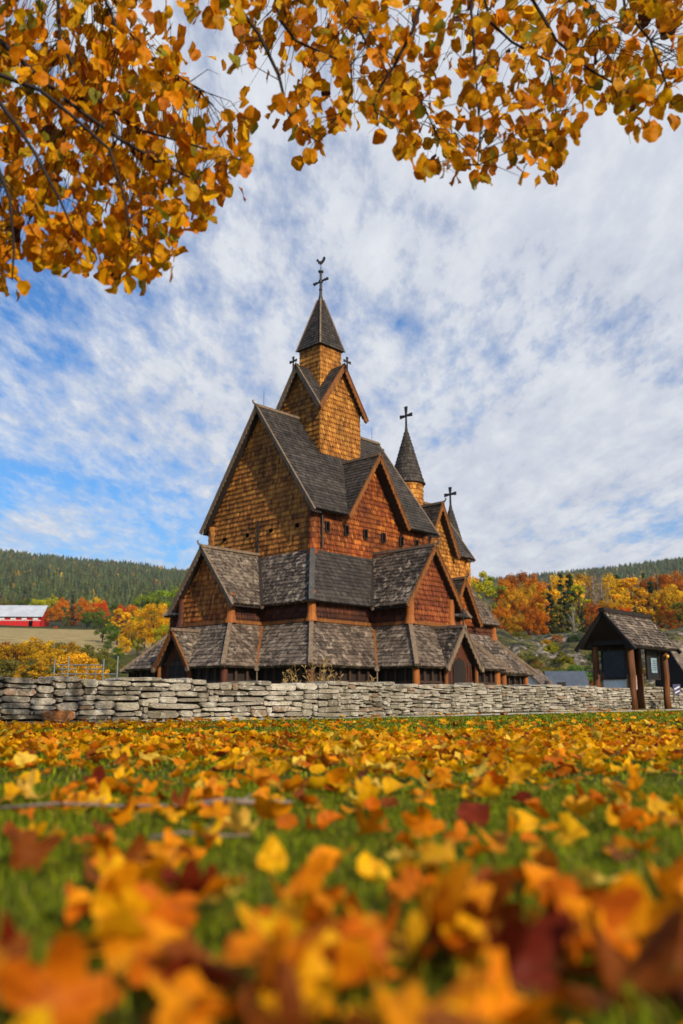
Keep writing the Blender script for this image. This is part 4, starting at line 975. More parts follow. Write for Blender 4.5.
# small shield plate fixed to the right-hand wall
pl = gpx(677, 708.6); k = empty('shield_plate', (*px(677, 690, pl.y-.6).xy, px(677, 690, pl.y-.6).z), R(-5))
tag(k, 'small violet and white shield plate on the stone wall right of shelter', 'plate')
M['violet'] = plain('violet enamel', (.06, .055, .12), (.10, .095, .19), 6, .3)
m = MB(); m.slab([(-.13, 0, .2), (.13, 0, .2), (.13, 0, -.05), (0, 0, -.22), (-.13, 0, -.05)], .03, (0, -1, 0)); m.build('plate', M['violet'], k)
m = MB(); m.beam((-.09, -.006, .02), (.09, -.006, .12), .05, .012, up=(0, 1, 0)); m.beam((-.07, -.006, -.1), (.09, -.006, -.02), .04, .012, up=(0, 1, 0)); m.build('emblem', M['white'], k)

# metal frame fence behind the wall on the left
M['steel'] = plain('galvanised steel', (.16, .17, .18), (.24, .25, .26), 10, .5, .4)
f = empty('metal_fence', (*px(90, 700, 27).xy, 0)); tag(f, 'grey tubular metal fence behind the wall, left of the church', 'fence')
cx = px(90, 700, 27).x
for u, yt in ((55, 659), (69, 657), (104, 659), (118, 656)):
    p = px(u, yt, 27); m = MB(); m.tube([(p.x-cx, 0, 0), (p.x-cx, 0, p.z)], .024, 8); m.build('post', M['steel'], f)
for (a, b_, yy) in ((57, 104, 665), (59, 76, 669), (84, 104, 669), (57, 118, 674)):
    p, q_ = px(a, yy, 27), px(b_, yy, 27); m = MB(); m.tube([(p.x-cx, 0, p.z), (q_.x-cx, 0, q_.z)], .018, 6); m.build('rail', M['steel'], f)
for u in (63, 76, 88, 96):
    p = px(u, 666, 27); m = MB(); m.tube([(p.x-cx, 0, .2), (p.x-cx, 0, p.z)], .014, 6); m.build('bar', M['steel'], f)

# dry weeds behind the wall
M['straw'] = plain('dry weed', (.22, .13, .04), (.40, .26, .08), 20, .9)
def weed(u, r, h, n_, lab, grp=None):
    p = px(u, 690, r); base = .0; m = MB()
    for _ in range(n_):
        a = random.uniform(0, 6.28); s = random.uniform(.05, .32)*h; b0 = Vector((random.uniform(-.12, .12), random.uniform(-.1, .1), 0))
        tip = b0+Vector((math.cos(a)*s, math.sin(a)*s, h*random.uniform(.65, 1.05))); mid = b0.lerp(tip, .55)+Vector((0, 0, .06))
        m.tube([b0, mid, tip], [.009, .006, .003], 4)
        for t in (.6, .75, .88, 1): 
            c = mid.lerp(tip, (t-.55)/.45)
            for _k in range(3):
                d = Vector((random.uniform(-1, 1), random.uniform(-1, 1), random.uniform(-.2, 1)))*.055
                m.add([c, c+d+Vector((.012, 0, 0)), c+d*1.6, c+d-Vector((.012, 0, 0))], [(0, 1, 2, 3)])
    o = m.build('dry_weed', M['straw']); o.location = (p.x, p.y, 0); tag(o, lab, 'weed', grp)
G_ = 'dry weeds behind the stone wall'
for u, dd, h, n_, lab in ((300, .75, .86, 14, 'tall dry weed clump behind the wall below the church corner, left one'), (317, .75, .95, 26, 'densest straw coloured weed clump behind the wall below the church corner'),
                       (286, .75, .74, 9, 'thin low dry weed left of the tall clumps behind the wall'), (372, .8, .76, 10, 'sparse dry weed behind the wall below the south roof valley'), (331, .75, .78, 9, 'small dry weed right of the densest clump behind the wall')):
    yb_ = W0.y+(W1.y-W0.y)*max(0, min(1, .0)); t = None
    # distance of the wall along this sight line
    best = min(np.linspace(9, 27, 300), key=lambda d: min(abs((px(u, 700, d).xy-(Vector(A_).lerp(Vector(B_), s_))).length) for A_, B_ in zip(WALL[1:], WALL[2:]) for s_ in np.linspace(0, 1, 12)))
    weed(u, best+dd, h, max(5, int(n_*.6)), lab, G_)

# ================================================================== LAWN: grass and fallen leaves
tanX = .43
def frustum_pts(n_, y0, y1, power=1.0, wide=.5, side=0.):
    y = (rng.uniform(0, 1, n_)*(y1**2-y0**2)+y0**2)**.5 if power == 1 else y0*(y1/y0)**rng.random(n_)
    return (y*wide+side)*rng.uniform(-1, 1, n_), y
def wall_side(x, y):                          # keep to the camera's side of the wall
    P = np.array(WALL+ext); s = np.full(len(x), 1e9)
    for a, b_ in zip(P, P[1:]):
        d = (b_-a)/np.linalg.norm(b_-a); nx, ny = d[1], -d[0]
        t = ((x-a[0])*d[0]+(y-a[1])*d[1]); dist = (x-a[0])*nx+(y-a[1])*ny
        inn = (t > -.3) & (t < np.linalg.norm(b_-a)+.3); s = np.where(inn, np.minimum(s, dist), s)
    return s
def blades(n_, y0, y1, h0, h1, w, power=1.0, side=0., cut=0.):
    x, y = frustum_pts(n_, y0, y1, power, .5, side); k_ = np.abs(x) >= cut*y; x, y = x[k_], y[k_]; ws = wall_side(x, y); ok = (ws > .85+(y > 16)*1.1) | (ws < .0-1); ok &= ws > .5
    x, y = x[ok], y[ok]; n_ = len(x)
    h = rng.uniform(h0, h1, n_)*(1+.35*fbm(x*2.2, y*2.2, 40)); h = np.maximum(h, .008); ph = rng.uniform(0, 2*PI, n_); ln = rng.uniform(.2, 1.7, n_)*h
    dx, dy = np.cos(ph), np.sin(ph); sx, sy = -dy*w*.5, dx*w*.5
    z0 = np.zeros(n_)
    V = np.stack([np.stack([x-sx, y-sy, z0], -1), np.stack([x+sx, y+sy, z0], -1), np.stack([x+dx*ln*.35+sx*.8, y+dy*ln*.35+sy*.8, h*.6], -1), np.stack([x+dx*ln*.35-sx*.8, y+dy*ln*.35-sy*.8, h*.6], -1),
                  np.stack([x+dx*ln+sx*.15, y+dy*ln+sy*.15, h], -1), np.stack([x+dx*ln-sx*.15, y+dy*ln-sy*.15, h], -1)], 1)
    Fq = np.array([[0, 1, 2, 3], [3, 2, 4, 5]])[None]+np.arange(n_)[:, None, None]*6
    t = rng.random((n_, 1)); c = np.array([.06, .10, .003])*(1-t)+np.array([.30, .34, .006])*t
    dry = rng.random(n_) < .07; c[dry] = np.array([.36, .25, .05])
    return V.reshape(-1, 3), Fq.reshape(-1, 4), np.repeat(c, 6, 0), np.repeat(rng.uniform(.25, .8, n_), 2)
parts = [blades(52000, .42, 3.2, .006, .024, .0030), blades(36000, .42, 3.2, .008, .026, .006, side=2.4, cut=.5), blades(70000, 3.0, 9, .010, .030, .008, side=2.4), blades(85000, 8.5, 28, .012, .032, .02, side=2.4)]
V = []; Fq = []; cc = []; rv = []; k = 0
for v, f_, c_, r_ in parts: V.append(v); Fq.append(f_+k); cc.append(c_); rv.append(r_); k += len(v)
M['grass'] = leaf_mat('grass blades', 'tint', .35)
tag(link('grass', arr_mesh('grass', np.concatenate(V), np.concatenate(Fq), M['grass'], np.concatenate(rv), np.concatenate(cc))), kind='stuff')

def leaf_geo(kind, nseg, curl):
    """outline + mid ring + centre, curled: verts (1+2n,3), quads/tris as quads"""
    th = np.linspace(0, 2*PI, nseg, endpoint=False)
    if kind == 'maple':
        r = .22+.30*np.abs(np.cos(2.5*(th-PI/2)))**.9*(1-.35*(np.cos(th+PI/2) > .5)); r[::2] *= rng.uniform(.9, 1.12, len(r[::2])); 
    else:
        s = np.sin(th); r = .40*(1-.12*s)+.20*np.maximum(0, s)**9-.09*np.maximum(0, -s)**10; r *= rng.uniform(.95, 1.04, nseg)*np.where(np.arange(nseg) % 2, .955, 1.03)
    x, y = r*np.cos(th), r*np.sin(th)
    if kind != 'maple': x *= .92
    X_ = np.concatenate([[0], x*.55, x]); Y_ = np.concatenate([[0], y*.55, y])
    a, b_, c_, fo = curl
    Z_ = a*X_**2+b_*Y_**2+c_*X_*Y_+fo*np.abs(X_)+.05*np.sin(7*X_+3)*np.cos(6*Y_+fo*9)
    ang = np.concatenate([[0], th, th]); ph = rng.uniform(0, 6.28, 2); Z_ = Z_+.5*np.hypot(X_, Y_)**2*(.55*np.sin(3*ang+ph[0])+.4*np.sin(5*ang+ph[1]))
    # roll the leaf so that strong curls bend back instead of just rising
    X_ = X_*(1-.35*np.minimum(1, np.abs(a)*X_**2*2)); Y_ = Y_*(1-.35*np.minimum(1, np.abs(b_)*Y_**2*2))
    k = np.arange(nseg); k2 = (k+1) % nseg
    q = np.stack([1+k, 1+nseg+k, 1+nseg+k2, 1+k2], 1)
    t = np.stack([np.zeros(nseg, int), 1+k, 1+k2], 1)
    V_ = np.stack([X_, Y_, Z_], -1); V_[:, 2] -= V_[:, 2].min()
    return V_, q, t
def leaf_mesh(name, kind, nseg, curl, mat):
    V_, q, t = leaf_geo(kind, nseg, curl); me = bpy.data.meshes.new(name)
    st = []
    faces = [tuple(x) for x in q]+[tuple(x) for x in t]; vv = [tuple(v) for v in V_]
    b0 = V_[1+nseg+int(nseg*.75)]; n0 = len(vv)           # stalk
    for d in ((0, 0), (-.04, -.22), (.02, -.42)): 
        vv += [(b0[0]+d[0]-.012, b0[1]+d[1], b0[2]+.02), (b0[0]+d[0]+.012, b0[1]+d[1], b0[2]+.02)]
    faces += [(n0, n0+1, n0+3, n0+2), (n0+2, n0+3, n0+5, n0+4)]
    me.from_pydata(vv, [], faces); a = me.attributes.new('rnd', 'FLOAT', 'FACE'); a.data.foreach_set('value', np.clip(rng.normal(.5, .10, len(faces)), 0, 1).astype(np.float32))
    me.polygons.foreach_set('use_smooth', [True]*len(me.polygons)); me.materials.append(mat); me.update(); return me
def rcurl(s=1.0): return (rng.uniform(-.2, 1.3)*s, rng.uniform(-.3, 1.2)*s, rng.uniform(-.9, .9)*s, rng.uniform(-.1, .3)*s)
LN_ = [leaf_mesh('fallen_leaf', 'maple' if k % 2 == 0 else 'heart', 36, (rng.uniform(-.6, 1.7), rng.uniform(-1.2, 1.5), rng.uniform(-2., 2.), rng.uniform(-.2, .7)), M['leaf_own']) for k in range(14)]
LM = [leaf_mesh('fallen_leaf', 'maple' if k % 3 == 0 else 'heart', 20, rcurl(), M['leaf_own']) for k in range(18)]
LCOL = {'golden yellow': (.80, .40, .004), 'orange': (.74, .25, .003), 'deep orange': (.60, .145, .003), 'rusty brown': (.22, .055, .006), 'pale yellow': (.82, .54, .06), 'dark red': (.18, .022, .005), 'ochre': (.60, .29, .008)}
LN = list(LCOL); LP = np.array([.44, .27, .10, .06, .07, .01, .05])
def leaf_density(x, y):
    """0..1 cover: thick band at 2.5-10 m, grassy gaps close by, sparse far right"""
    d = np.interp(y, [.4, 1.0, 1.6, 2.3, 3.0, 9, 12, 17, 27], [.5, .58, .5, .62, 1.1, .9, .36, .17, .13])
    u = x/np.maximum(y, .1)
    d = d*np.where((y > 8.5), np.clip(1.15-.9*(u+.15), .35, 1.4), 1)
    gap = ((y > 1.15) & (y < 2.2) & (u < -.02)) | ((y > 1.5) & (y < 2.35) & (u > -.14) & (u < .12))
    d = np.where(gap, d*.4, d)
    return d*np.clip(.72+.85*fbm(x*1.1, y*1.1, 51), .08, 1.6)
def scatter(n_, y0, y1):
    x, y = frustum_pts(n_*4, y0, y1, 1, .52, 2.4); k_ = (rng.random(len(x))*1.4 < leaf_density(x, y)) & (wall_side(x, y) > .03)
    return x[k_][:n_], y[k_][:n_]
GF = 'fallen leaves on the lawn'
def put_leaf(x, y, z, size, cname, mesh=None, rot=None, label=None):
    o = link('fallen_leaf', mesh or random.choice(LM)); o.location = (x, y, z); o.scale = (size,)*3
    o.rotation_euler = rot or (random.gauss(0, .4), random.gauss(0, .4), random.uniform(0, 6.28))
    c = LCOL[cname]; j = random.uniform(.85, 1.12); o.color = (min(.9, c[0]*j), c[1]*j*random.uniform(.88, 1.1), c[2], 1)
    tag(o, label, 'leaf', GF); return o
# leaves one can point to, from the front edge back
HAND = [  # u, y, colour, size, rot, label
    (60, 990, 'deep orange', .125, (1.0, .1, .3), 'big blurred rusty brown leaf in the bottom left corner'), (190, 962, 'rusty brown', .12, (.8, .2, 1.0), 'blurred reddish brown leaf low on the left, right of the corner leaf'),
    (118, 868, 'golden yellow', .105, (.6, .1, .2), 'bright yellow upturned leaf standing in the grass low left'), (108, 905, 'orange', .14, (.5, .3, 2.0), 'blurred orange leaf just in front of the bright yellow left leaf'),
    (160, 915, 'deep orange', .13, (.7, -.3, .5), 'blurred deep orange curled leaf right of the orange left leaf'), (272, 852, 'golden yellow', .085, (.9, .1, .1), 'rounded yellow leaf standing upright left of centre'),
    (275, 975, 'orange', .15, (1.1, .2, .7), 'large blurred orange leaf standing at the bottom edge, left of centre'), (292, 905, 'orange', .13, (.8, -.4, 1.4), 'blurred orange leaf behind the large standing one left of centre'),
    (425, 822, 'orange', .105, (1.2, .1, -.4), 'pointed orange leaf standing upright in the grass near the centre'), (515, 818, 'golden yellow', .10, (.9, .2, .6), 'yellow leaf standing up right of the pointed orange one'),
    (514, 774, 'ochre', .115, (1.25, .1, .1), 'round olive yellow leaf standing up among small leaves, right of centre'), (420, 868, 'ochre', .115, (.5, .3, 2.2), 'ochre leaf lying in the grass below the pointed orange one'),
    (372, 862, 'golden yellow', .085, (.6, -.2, 1.0), 'small golden leaf left of the ochre leaf near the centre'), (602, 878, 'pale yellow', .12, (.35, .1, 1.5), 'pale tan flat leaf lying low on the right'),
    (560, 925, 'deep orange', .16, (.9, .2, .4), 'large blurred deep orange leaf low right of centre'), (640, 930, 'orange', .17, (1.0, -.2, -.3), 'large blurred orange leaf in the bottom right corner'),
    (440, 930, 'orange', .15, (.7, .4, 1.2), 'blurred orange leaf at the bottom, right of centre'), (500, 965, 'dark red', .14, (.9, .1, .9), 'blurred dark red leaf near the bottom edge, right of centre'),
    (400, 1015, 'orange', .14, (.3, .3, .2), 'blurred orange leaf cut by the bottom edge at the centre'), (505, 1000, 'orange', .10, (.4, -.2, 1.9), 'small blurred orange leaf at the bottom edge right of the dark red one'),
    (240, 822, 'pale yellow', .115, (.2, .1, 1.4), 'pale yellow long leaf lying flat, left of centre'), (30, 790, 'pale yellow', .13, (.5, .2, 1.0), 'pale yellow folded leaf at the left edge of the lawn'),
    (20, 850, 'rusty brown', .12, (.9, .3, .6), 'rusty brown leaf standing at the left edge of the lawn'), (85, 850, 'deep orange', .11, (.8, -.2, 2.0), 'dull deep orange leaf beside the bright yellow left leaf'),
    (427, 738, 'deep orange', .125, (1.2, .3, .9), 'orange brown leaf standing tallest among the far small leaves'), (533, 873, 'orange', .085, (1.0, .1, .2), 'small orange leaf standing in grass right of centre'),
    (655, 806, 'orange', .09, (.9, .1, .5), 'curled orange leaf near the right edge, mid lawn'), (575, 905, 'deep orange', .14, (.6, .4, 2.4), 'blurred deep orange leaf behind the large ones low right'),
    (670, 890, 'orange', .14, (.8, -.3, .7), 'blurred orange leaf at the right edge above the corner leaf'), (480, 905, 'rusty brown', .12, (.7, .2, 1.7), 'blurred rusty brown leaf low right of centre'),
    (620, 965, 'rusty brown', .15, (.5, .1, .3), 'blurred rusty brown leaf below the large right leaves'), (345, 925, 'deep orange', .10, (.5, .5, 1.1), 'small blurred deep orange leaf at low centre')]
for (u, yy, cn, sz, rot, lab) in HAND:
    p = gpx(u, yy, .035); put_leaf(p.x, p.y, .008 if rot[0] < .7 else .02, sz*.92, cn, mesh=random.choice(LN_[::2] if sz > .1 else LN_), rot=rot, label=lab)
nx, ny = frustum_pts(2600, .58, 3.4, 1, .52); k_ = rng.random(len(nx))*1.4 < leaf_density(nx, ny)*.62; nx, ny = nx[k_], ny[k_]
o_ = np.argsort(ny); nx, ny = nx[o_], ny[o_]; NI = 300-len(HAND); YI = float(ny[NI]); NEAR_REST = (nx[NI:], ny[NI:]); nx, ny = nx[:NI], ny[:NI]
LP2 = np.array([.20, .30, .24, .15, .02, .03, .06])
for i, (x, y) in enumerate(zip(nx, ny)):
    cn = LN[rng.choice(len(LN), p=LP2)]
    sd = 'left' if x/y < -.12 else 'right' if x/y > .12 else 'middle'; dp = 'front' if y < 1.5 else 'near' if y < 2.6 else 'middle'
    lab = f'small {cn} fallen leaf in the {dp} grass, {sd} part of the lawn'
    put_leaf(x, y, random.uniform(.004, .03), random.uniform(.06, .115), cn, mesh=random.choice(LN_ if i % 2 else LM), label=lab)
# the rest of the leaves as one carpet
def carpet(n_, y0, y1, nseg):
    x, y = scatter(n_, y0, y1)
    if y0 < 5:
        xs, ys = scatter(1500, .5, 3.4); k_ = np.abs(xs) > .52*ys
        x, y = np.concatenate([x, NEAR_REST[0], xs[k_]]), np.concatenate([y, NEAR_REST[1], ys[k_]])
    n_ = len(x); Vs, Qs, Cs, Rs = [], [], [], []; k = 0
    pool = [leaf_geo('maple' if i % 3 == 0 else 'heart', nseg, rcurl(.9)) for i in range(24)]
    for i in range(n_):
        V_, q, t = pool[rng.integers(24)]; s_ = rng.uniform(.06, .125); a, b_, c_ = rng.normal(0, .27), rng.normal(0, .27), rng.uniform(0, 6.28)
        Rm = np.array((Matrix.Rotation(c_, 3, 'Z') @ Matrix.Rotation(b_, 3, 'Y') @ Matrix.Rotation(a, 3, 'X')))
        W_ = (V_*s_)@Rm.T; W_[:, 2] += -min(0, W_[:, 2].min()*.6)+rng.uniform(.002, .022); W_[:, 0] += x[i]; W_[:, 1] += y[i]
        Vs.append(W_); Qs.append(np.concatenate([q, np.concatenate([t, t[:, :1]], 1)[:0]])+k); Rs.append(np.clip(rng.normal(.5, .16)+rng.normal(0, .08, len(q)), 0, 1))
        Qs[-1] = q+k; tt_ = t+k
        # inner fan as quads made of two triangles
        m_ = np.stack([np.full(nseg//2, k), 1+k+np.arange(0, nseg, 2), 1+k+np.arange(1, nseg, 2), 1+k+(np.arange(2, nseg+2, 2) % nseg)], 1)
        Qs.append(m_); Rs.append(np.full(len(m_), .5))
        c0 = np.array(LCOL[LN[rng.choice(len(LN), p=LP)]])*rng.uniform(.85, 1.12); Cs.append(np.repeat(c0[None], len(V_), 0)); k += len(V_)
    return np.concatenate(Vs), np.concatenate(Qs), np.concatenate(Cs), np.concatenate(Rs)
v1, q1, c1, r1_ = carpet(7000, 3.4, 10, 14); v2, q2, c2, r2_ = carpet(5300, 9.5, 27, 8)
me = arr_mesh('leaf_carpet', np.concatenate([v1, v2]), np.concatenate([q1, q2+len(v1)]), M['leaf_att'], np.concatenate([r1_, r2_]), np.concatenate([c1, c2]), True)
tag(link('leaf_carpet', me), kind='stuff')
# twigs
M['twig'] = wood_mat('twig', (.10, .07, .05), (.28, .21, .16), 30, .9)
for (u0, u1, yy, rad, lab) in ((195, 292, 803, .010, 'short grey brown stick lying across the grass left of centre'), (0, 185, 806, .005, 'long thin twig lying in the grass at left'), (150, 250, 836, .004, 'thin broken twig in the grass in front of the short stick')):
    a, b_ = gpx(u0, yy+2, .02), gpx(u1, yy-1, .02); m = MB(); c = a.lerp(b_, .5)
    m.tube([a-c, a.lerp(b_, .3)-c+Vector((0, .01, .008)), a.lerp(b_, .65)-c+Vector((0, -.012, .002)), b_-c], [rad, rad*.95, rad*.8, rad*.5], 7)
    m.tube([a.lerp(b_, .45)-c, a.lerp(b_, .52)-c+Vector((.01, .05, .02))], [rad*.5, rad*.25], 5)
    o = m.build('twig', M['twig'], None, True); o.location = c; tag(o, lab, 'twig')

# ================================================================== OVERHANGING TREE
lt = empty('linden_tree', (-5.6, .6, 0)); tag(lt, 'golden leaved tree whose branches hang into the top of the view', 'tree')
TO = Vector((-5.6, .6, 0))
m = MB()
m.tube([Vector(p)-TO for p in [(-5.6, .6, -.3), (-5.55, .65, .5), (-5.4, .8, 2.5), (-5.1, 1.1, 4.6), (-4.9, 1.3, 6.5), (-4.9, 1.4, 9)]], [.36, .27, .23, .20, .14, .05], 14)
m.build('trunk', M['bark'], lt, True)
M['twig_dark'] = wood_mat('dark twig bark', (.012, .008, .007), (.04, .028, .022), 25, .9)
def limb(pts, r0, r1, name='branch', n=7):
    m = MB(); k = len(pts); m.tube([Vector(p)-TO for p in pts], [r0+(r1-r0)*i/(k-1) for i in range(k)], n); return m.build(name, M['twig_dark'], lt, True)
DP = 4.4
def P2(u, y, d=DP): return px(u, y, d)
main = [(-5.1, 1.1, 4.6), (-3.6, 2.4, 5.3), (-1.8, 3.6, 5.6), (.2, 4.3, 5.5), (1.6, 4.7, 5.3), (2.6, 5.0, 5.1)]
limb(main, .11, .03)
limb([(-5.3, .9, 3.4), (-4.2, 2.2, 4.2), (-2.8, 3.6, 4.55), (-1.6, 4.2, 4.75)], .08, .02)
BR = []                                    # branch polylines in view: list of points
def bough(start, pix, r0=.018, r1=.005, d=DP, dd=0.):
    r0 *= .85; r1 *= 1.0; d -= .1
    pts = [Vector(start)]+[P2(u, y, d+dd*i) for i, (u, y) in enumerate(pix)]
    limb(pts, r0, r1, n=6); BR.append(pts)
L2 = Vector((-2.8, 3.6, 4.55)); L3 = Vector((-4.2, 2.2, 4.2))
bough(L3, [(-40, 15), (0, 41), (40, 78), (71, 104), (121, 140), (165, 165), (195, 180)], .024, .005, 4.3)
bough(L3, [(-40, 62), (0, 75), (40, 90), (71, 115), (110, 150), (125, 200), (130, 240)], .020, .004, 4.1)
bough(L3, [(-50, 70), (0, 103), (20, 130), (34, 152), (60, 200), (75, 235)], .020, .004, 4.0)
bough(L3, [(-50, 120), (-5, 160), (10, 200), (14, 250), (12, 280)], .018, .004, 4.0)
bough(L2, [(40, -40), (58, 0), (60, 40), (85, 90), (140, 130), (210, 150), (240, 160)], .018, .004, 4.5)
bough(L2, [(90, -30), (110, 10), (120, 40), (160, 65), (200, 90)], .014, .004, 4.7)
bough(main[3], [(215, -30), (233, 0), (259, 34), (279, 76), (287, 110), (300, 130), (318, 142)], .020, .004, 4.5)
bough(main[3], [(270, -30), (280, 20), (296, 41), (328, 55), (351, 65), (352, 90), (340, 118)], .014, .004, 4.6)
bough(main[4], [(430, -30), (422, 0), (412, 32), (393, 68), (380, 87), (372, 110)], .020, .004, 4.5)
bough(main[4], [(478, -30), (471, 10), (474, 45), (476, 79), (480, 134), (478, 165)], .014, .004, 4.5)
bough(main[4], [(480, -20), (490, 22), (512, 42), (530, 52), (549, 61), (556, 100), (555, 140)], .014, .004, 4.7)
bough(main[5], [(520, -20), (545, 20), (556, 40), (590, 70), (631, 93), (650, 100)], .018, .004, 4.5)
bough(main[5], [(620, -40), (625, 10), (650, 40), (665, 80), (672, 105)], .014, .004, 4.6)
bough(main[3], [(330, -30), (350, 10), (365, 40), (385, 70), (420, 100), (440, 140)], .014, .004, 4.8)
bough(main[5], [(560, -30), (590, 5), (605, 40), (612, 75), (620, 110)], .014, .004, 4.8)
# where leaves hang: lower edge of the foliage in the photograph, from left to right
EU = [-60, 0, 15, 40, 70, 85, 110, 140, 160, 185, 200, 225, 240, 250, 256]; EY = [312, 308, 292, 270, 268, 270, 282, 288, 274, 244, 226, 206, 172, 142, 60]
E2U = [256, 262, 285, 300, 318, 330, 345, 375, 390, 405, 420, 440, 455, 480, 500, 520, 548, 566, 590, 612, 625, 640, 660, 690, 760]
E2Y = [60, 120, 132, 162, 158, 138, 120, 125, 148, 160, 178, 172, 175, 192, 160, 180, 182, 150, 110, 112, 140, 138, 120, 100, 100]
def cover(u, y):
    lim = np.interp(u, EU+E2U[1:], EY+E2Y[1:]); c = (y < lim).astype(float)
    hole = lambda a, b_, ru, ry: np.exp(-(((u-a)/ru)**2+((y-b_)/ry)**2))
    c = c*(1-.97*hole(205, 50, 30, 40))*(1-.97*hole(222, 98, 30, 46))*(1-.9*hole(60, 70, 8, 8))*(1-.8*hole(105, 30, 12, 10))*(1-.8*hole(130, 95, 10, 12))*(1-.8*hole(28, 120, 12, 14))*(1-.7*hole(95, 190, 12, 10))*(1-.85*hole(252, 85, 15, 30))*(1-.75*hole(180, 20, 16, 16))*(1-.6*hole(675, 35, 18, 28))*(1-.6*hole(455, 110, 14, 22))*(1-.6*hole(60, 215, 14, 14))*(1-.5*hole(500, 50, 14, 30))*(1-.8*hole(35, 285, 26, 20))
    c = c*np.where(u > 250, .62, 1.0)*(1+.25*np.sin(u*.09)*np.sin(y*.11))
    return c
tw = MB(); LV, LQ, LC, LR = [], [], [], []; kk = 0
pool = [leaf_geo('heart', 12, (rng.uniform(-.3, .5), rng.uniform(-.4, .5), rng.uniform(-.4, .4), rng.uniform(0, .25))) for _ in range(16)]
flat = [q for b_ in BR for q in b_]; segs = [(b_[i], b_[i+1]) for b_ in BR for i in range(1, len(b_)-1)]
SA = np.array([a for a, b_ in segs]); SB = np.array([b_ for a, b_ in segs])
OC = [((.78, .34, .003), .38), ((.74, .25, .002), .30), ((.84, .44, .004), .14), ((.60, .36, .006), .06), ((.30, .27, .02), .05), ((.60, .19, .012), .05), ((.10, .03, .012), .02)]
placed = 0; tries = 0; clus = []
while placed < 3700 and tries < 60000:
    tries += 1
    u = rng.uniform(-70, 750); y = rng.uniform(-70, 300)
    if y < 0 and rng.random() < .4: continue
    if rng.random() > cover(np.array([u]), np.array([max(y, 0)]))[0]: continue
    d = rng.uniform(4.0, 5.8); c0 = px(u, y, d); c = np.array(c0)
    ab = SB-SA; t = np.clip(((c-SA)*ab).sum(1)/(ab**2).sum(1), 0, 1); cl = SA+ab*t[:, None]; dist = np.linalg.norm(c-cl, axis=1); j = int(dist.argmin())
    if dist[j] > 1.25: continue
    if dist[j] > .06 and rng.random() < .34:
        a = Vector(cl[j]); mid = a.lerp(c0, .55)+Vector((rng.uniform(-.04, .04), rng.uniform(-.04, .04), .05)); tw.tube([a, mid, c0], [.0032, .0022, .0012], 4, False)
        for _ in range(int(rng.integers(0, 3))):
            q_ = mid.lerp(c0, rng.random()); tw.tube([q_, q_+Vector((rng.uniform(-.09, .09), rng.uniform(-.06, .06), rng.uniform(-.09, .03)))], [.0016, .001], 3, False)
    for _ in range(1 if rng.random() < .6 else 2):
        V_, q, t_ = pool[rng.integers(16)]; s_ = rng.uniform(.075, .135)*(d/4.5)
        # hang: tip (local +y) points down with scatter, blade faces any way
        Rm = np.array((Matrix.Rotation(rng.uniform(0, 6.28), 3, 'Z') @ Matrix.Rotation(rng.normal(0, .45), 3, 'Y') @ Matrix.Rotation(-PI/2+rng.normal(.1, .55), 3, 'X')))
        W_ = (V_*s_)@Rm.T; o_ = c+rng.normal(0, .025, 3); W_ += o_
        LV.append(W_); LQ.append(q+kk); nseg = 12
        m_ = np.stack([np.full(nseg//2, kk), 1+kk+np.arange(0, nseg, 2), 1+kk+np.arange(1, nseg, 2), 1+kk+(np.arange(2, nseg+2, 2) % nseg)], 1); LQ.append(m_)
        col_ = np.array(OC[rng.choice(len(OC), p=[p for _, p in OC])][0])*rng.uniform(.7, 1.12)
        LC.append(np.repeat(col_[None], len(V_), 0)); LR.append(np.clip(rng.normal(.48, .12)+rng.normal(0, .05, len(q)+len(m_)), 0, 1)); kk += len(V_); placed += 1
me = arr_mesh('foliage', np.concatenate(LV)-np.array(TO), np.concatenate(LQ), M['leaf_att'], np.concatenate(LR), np.concatenate(LC), True)
link('foliage', me, lt)
o = tw.build('twigs', M['twig_dark'], lt); o.data.transform(Matrix.Translation(-TO))

# ================================================================== LIGHT, SKY, CAMERA
SUN_EL, SUN_AZ = R(31), None
south = Vector((math.cos(YAW), -math.sin(YAW), 0)); west = Vector((-math.sin(YAW), -math.cos(YAW), 0))
sd = (south*math.cos(R(11))+west*math.sin(R(11)))
sdir = Vector((sd.x*math.cos(SUN_EL), sd.y*math.cos(SUN_EL), math.sin(SUN_EL)))
sl = bpy.data.lights.new('sun', 'SUN'); sl.energy = 4.9; sl.angle = R(.6); sl.color = (1, .89, .73)
so = bpy.data.objects.new('sun', sl); C.objects.link(so); so.rotation_euler = sdir.to_track_quat('Z', 'Y').to_euler()
w = bpy.data.worlds.new('World'); S.world = w; w.use_nodes = True; n, l = w.node_tree.nodes, w.node_tree.links
bg = n['Background']; bg.inputs['Strength'].default_value = .15
sky = n.new('ShaderNodeTexSky'); sky.sky_type = 'NISHITA'; sky.sun_disc = False; sky.sun_elevation = SUN_EL; sky.sun_rotation = math.atan2(sdir.x, sdir.y)
sky.ozone_density = 3.0; sky.dust_density = .4; sky.air_density = 1.2
tc = n.new('ShaderNodeTexCoord'); sx = n.new('ShaderNodeSeparateXYZ'); l.new(tc.outputs['Generated'], sx.inputs[0])
def math_(op, a, b_=None):
    m = n.new('ShaderNodeMath'); m.operation = op
    for i, v in enumerate((a, b_)):
        if v is None: continue
        if hasattr(v, 'links'): l.new(v, m.inputs[i])
        else: m.inputs[i].default_value = v
    return m.outputs[0]
zz = math_('ADD', math_('MAXIMUM', sx.outputs[2], 0), .09)
cb = n.new('ShaderNodeCombineXYZ'); l.new(math_('DIVIDE', sx.outputs[0], zz), cb.inputs[0]); l.new(math_('DIVIDE', sx.outputs[1], zz), cb.inputs[1])
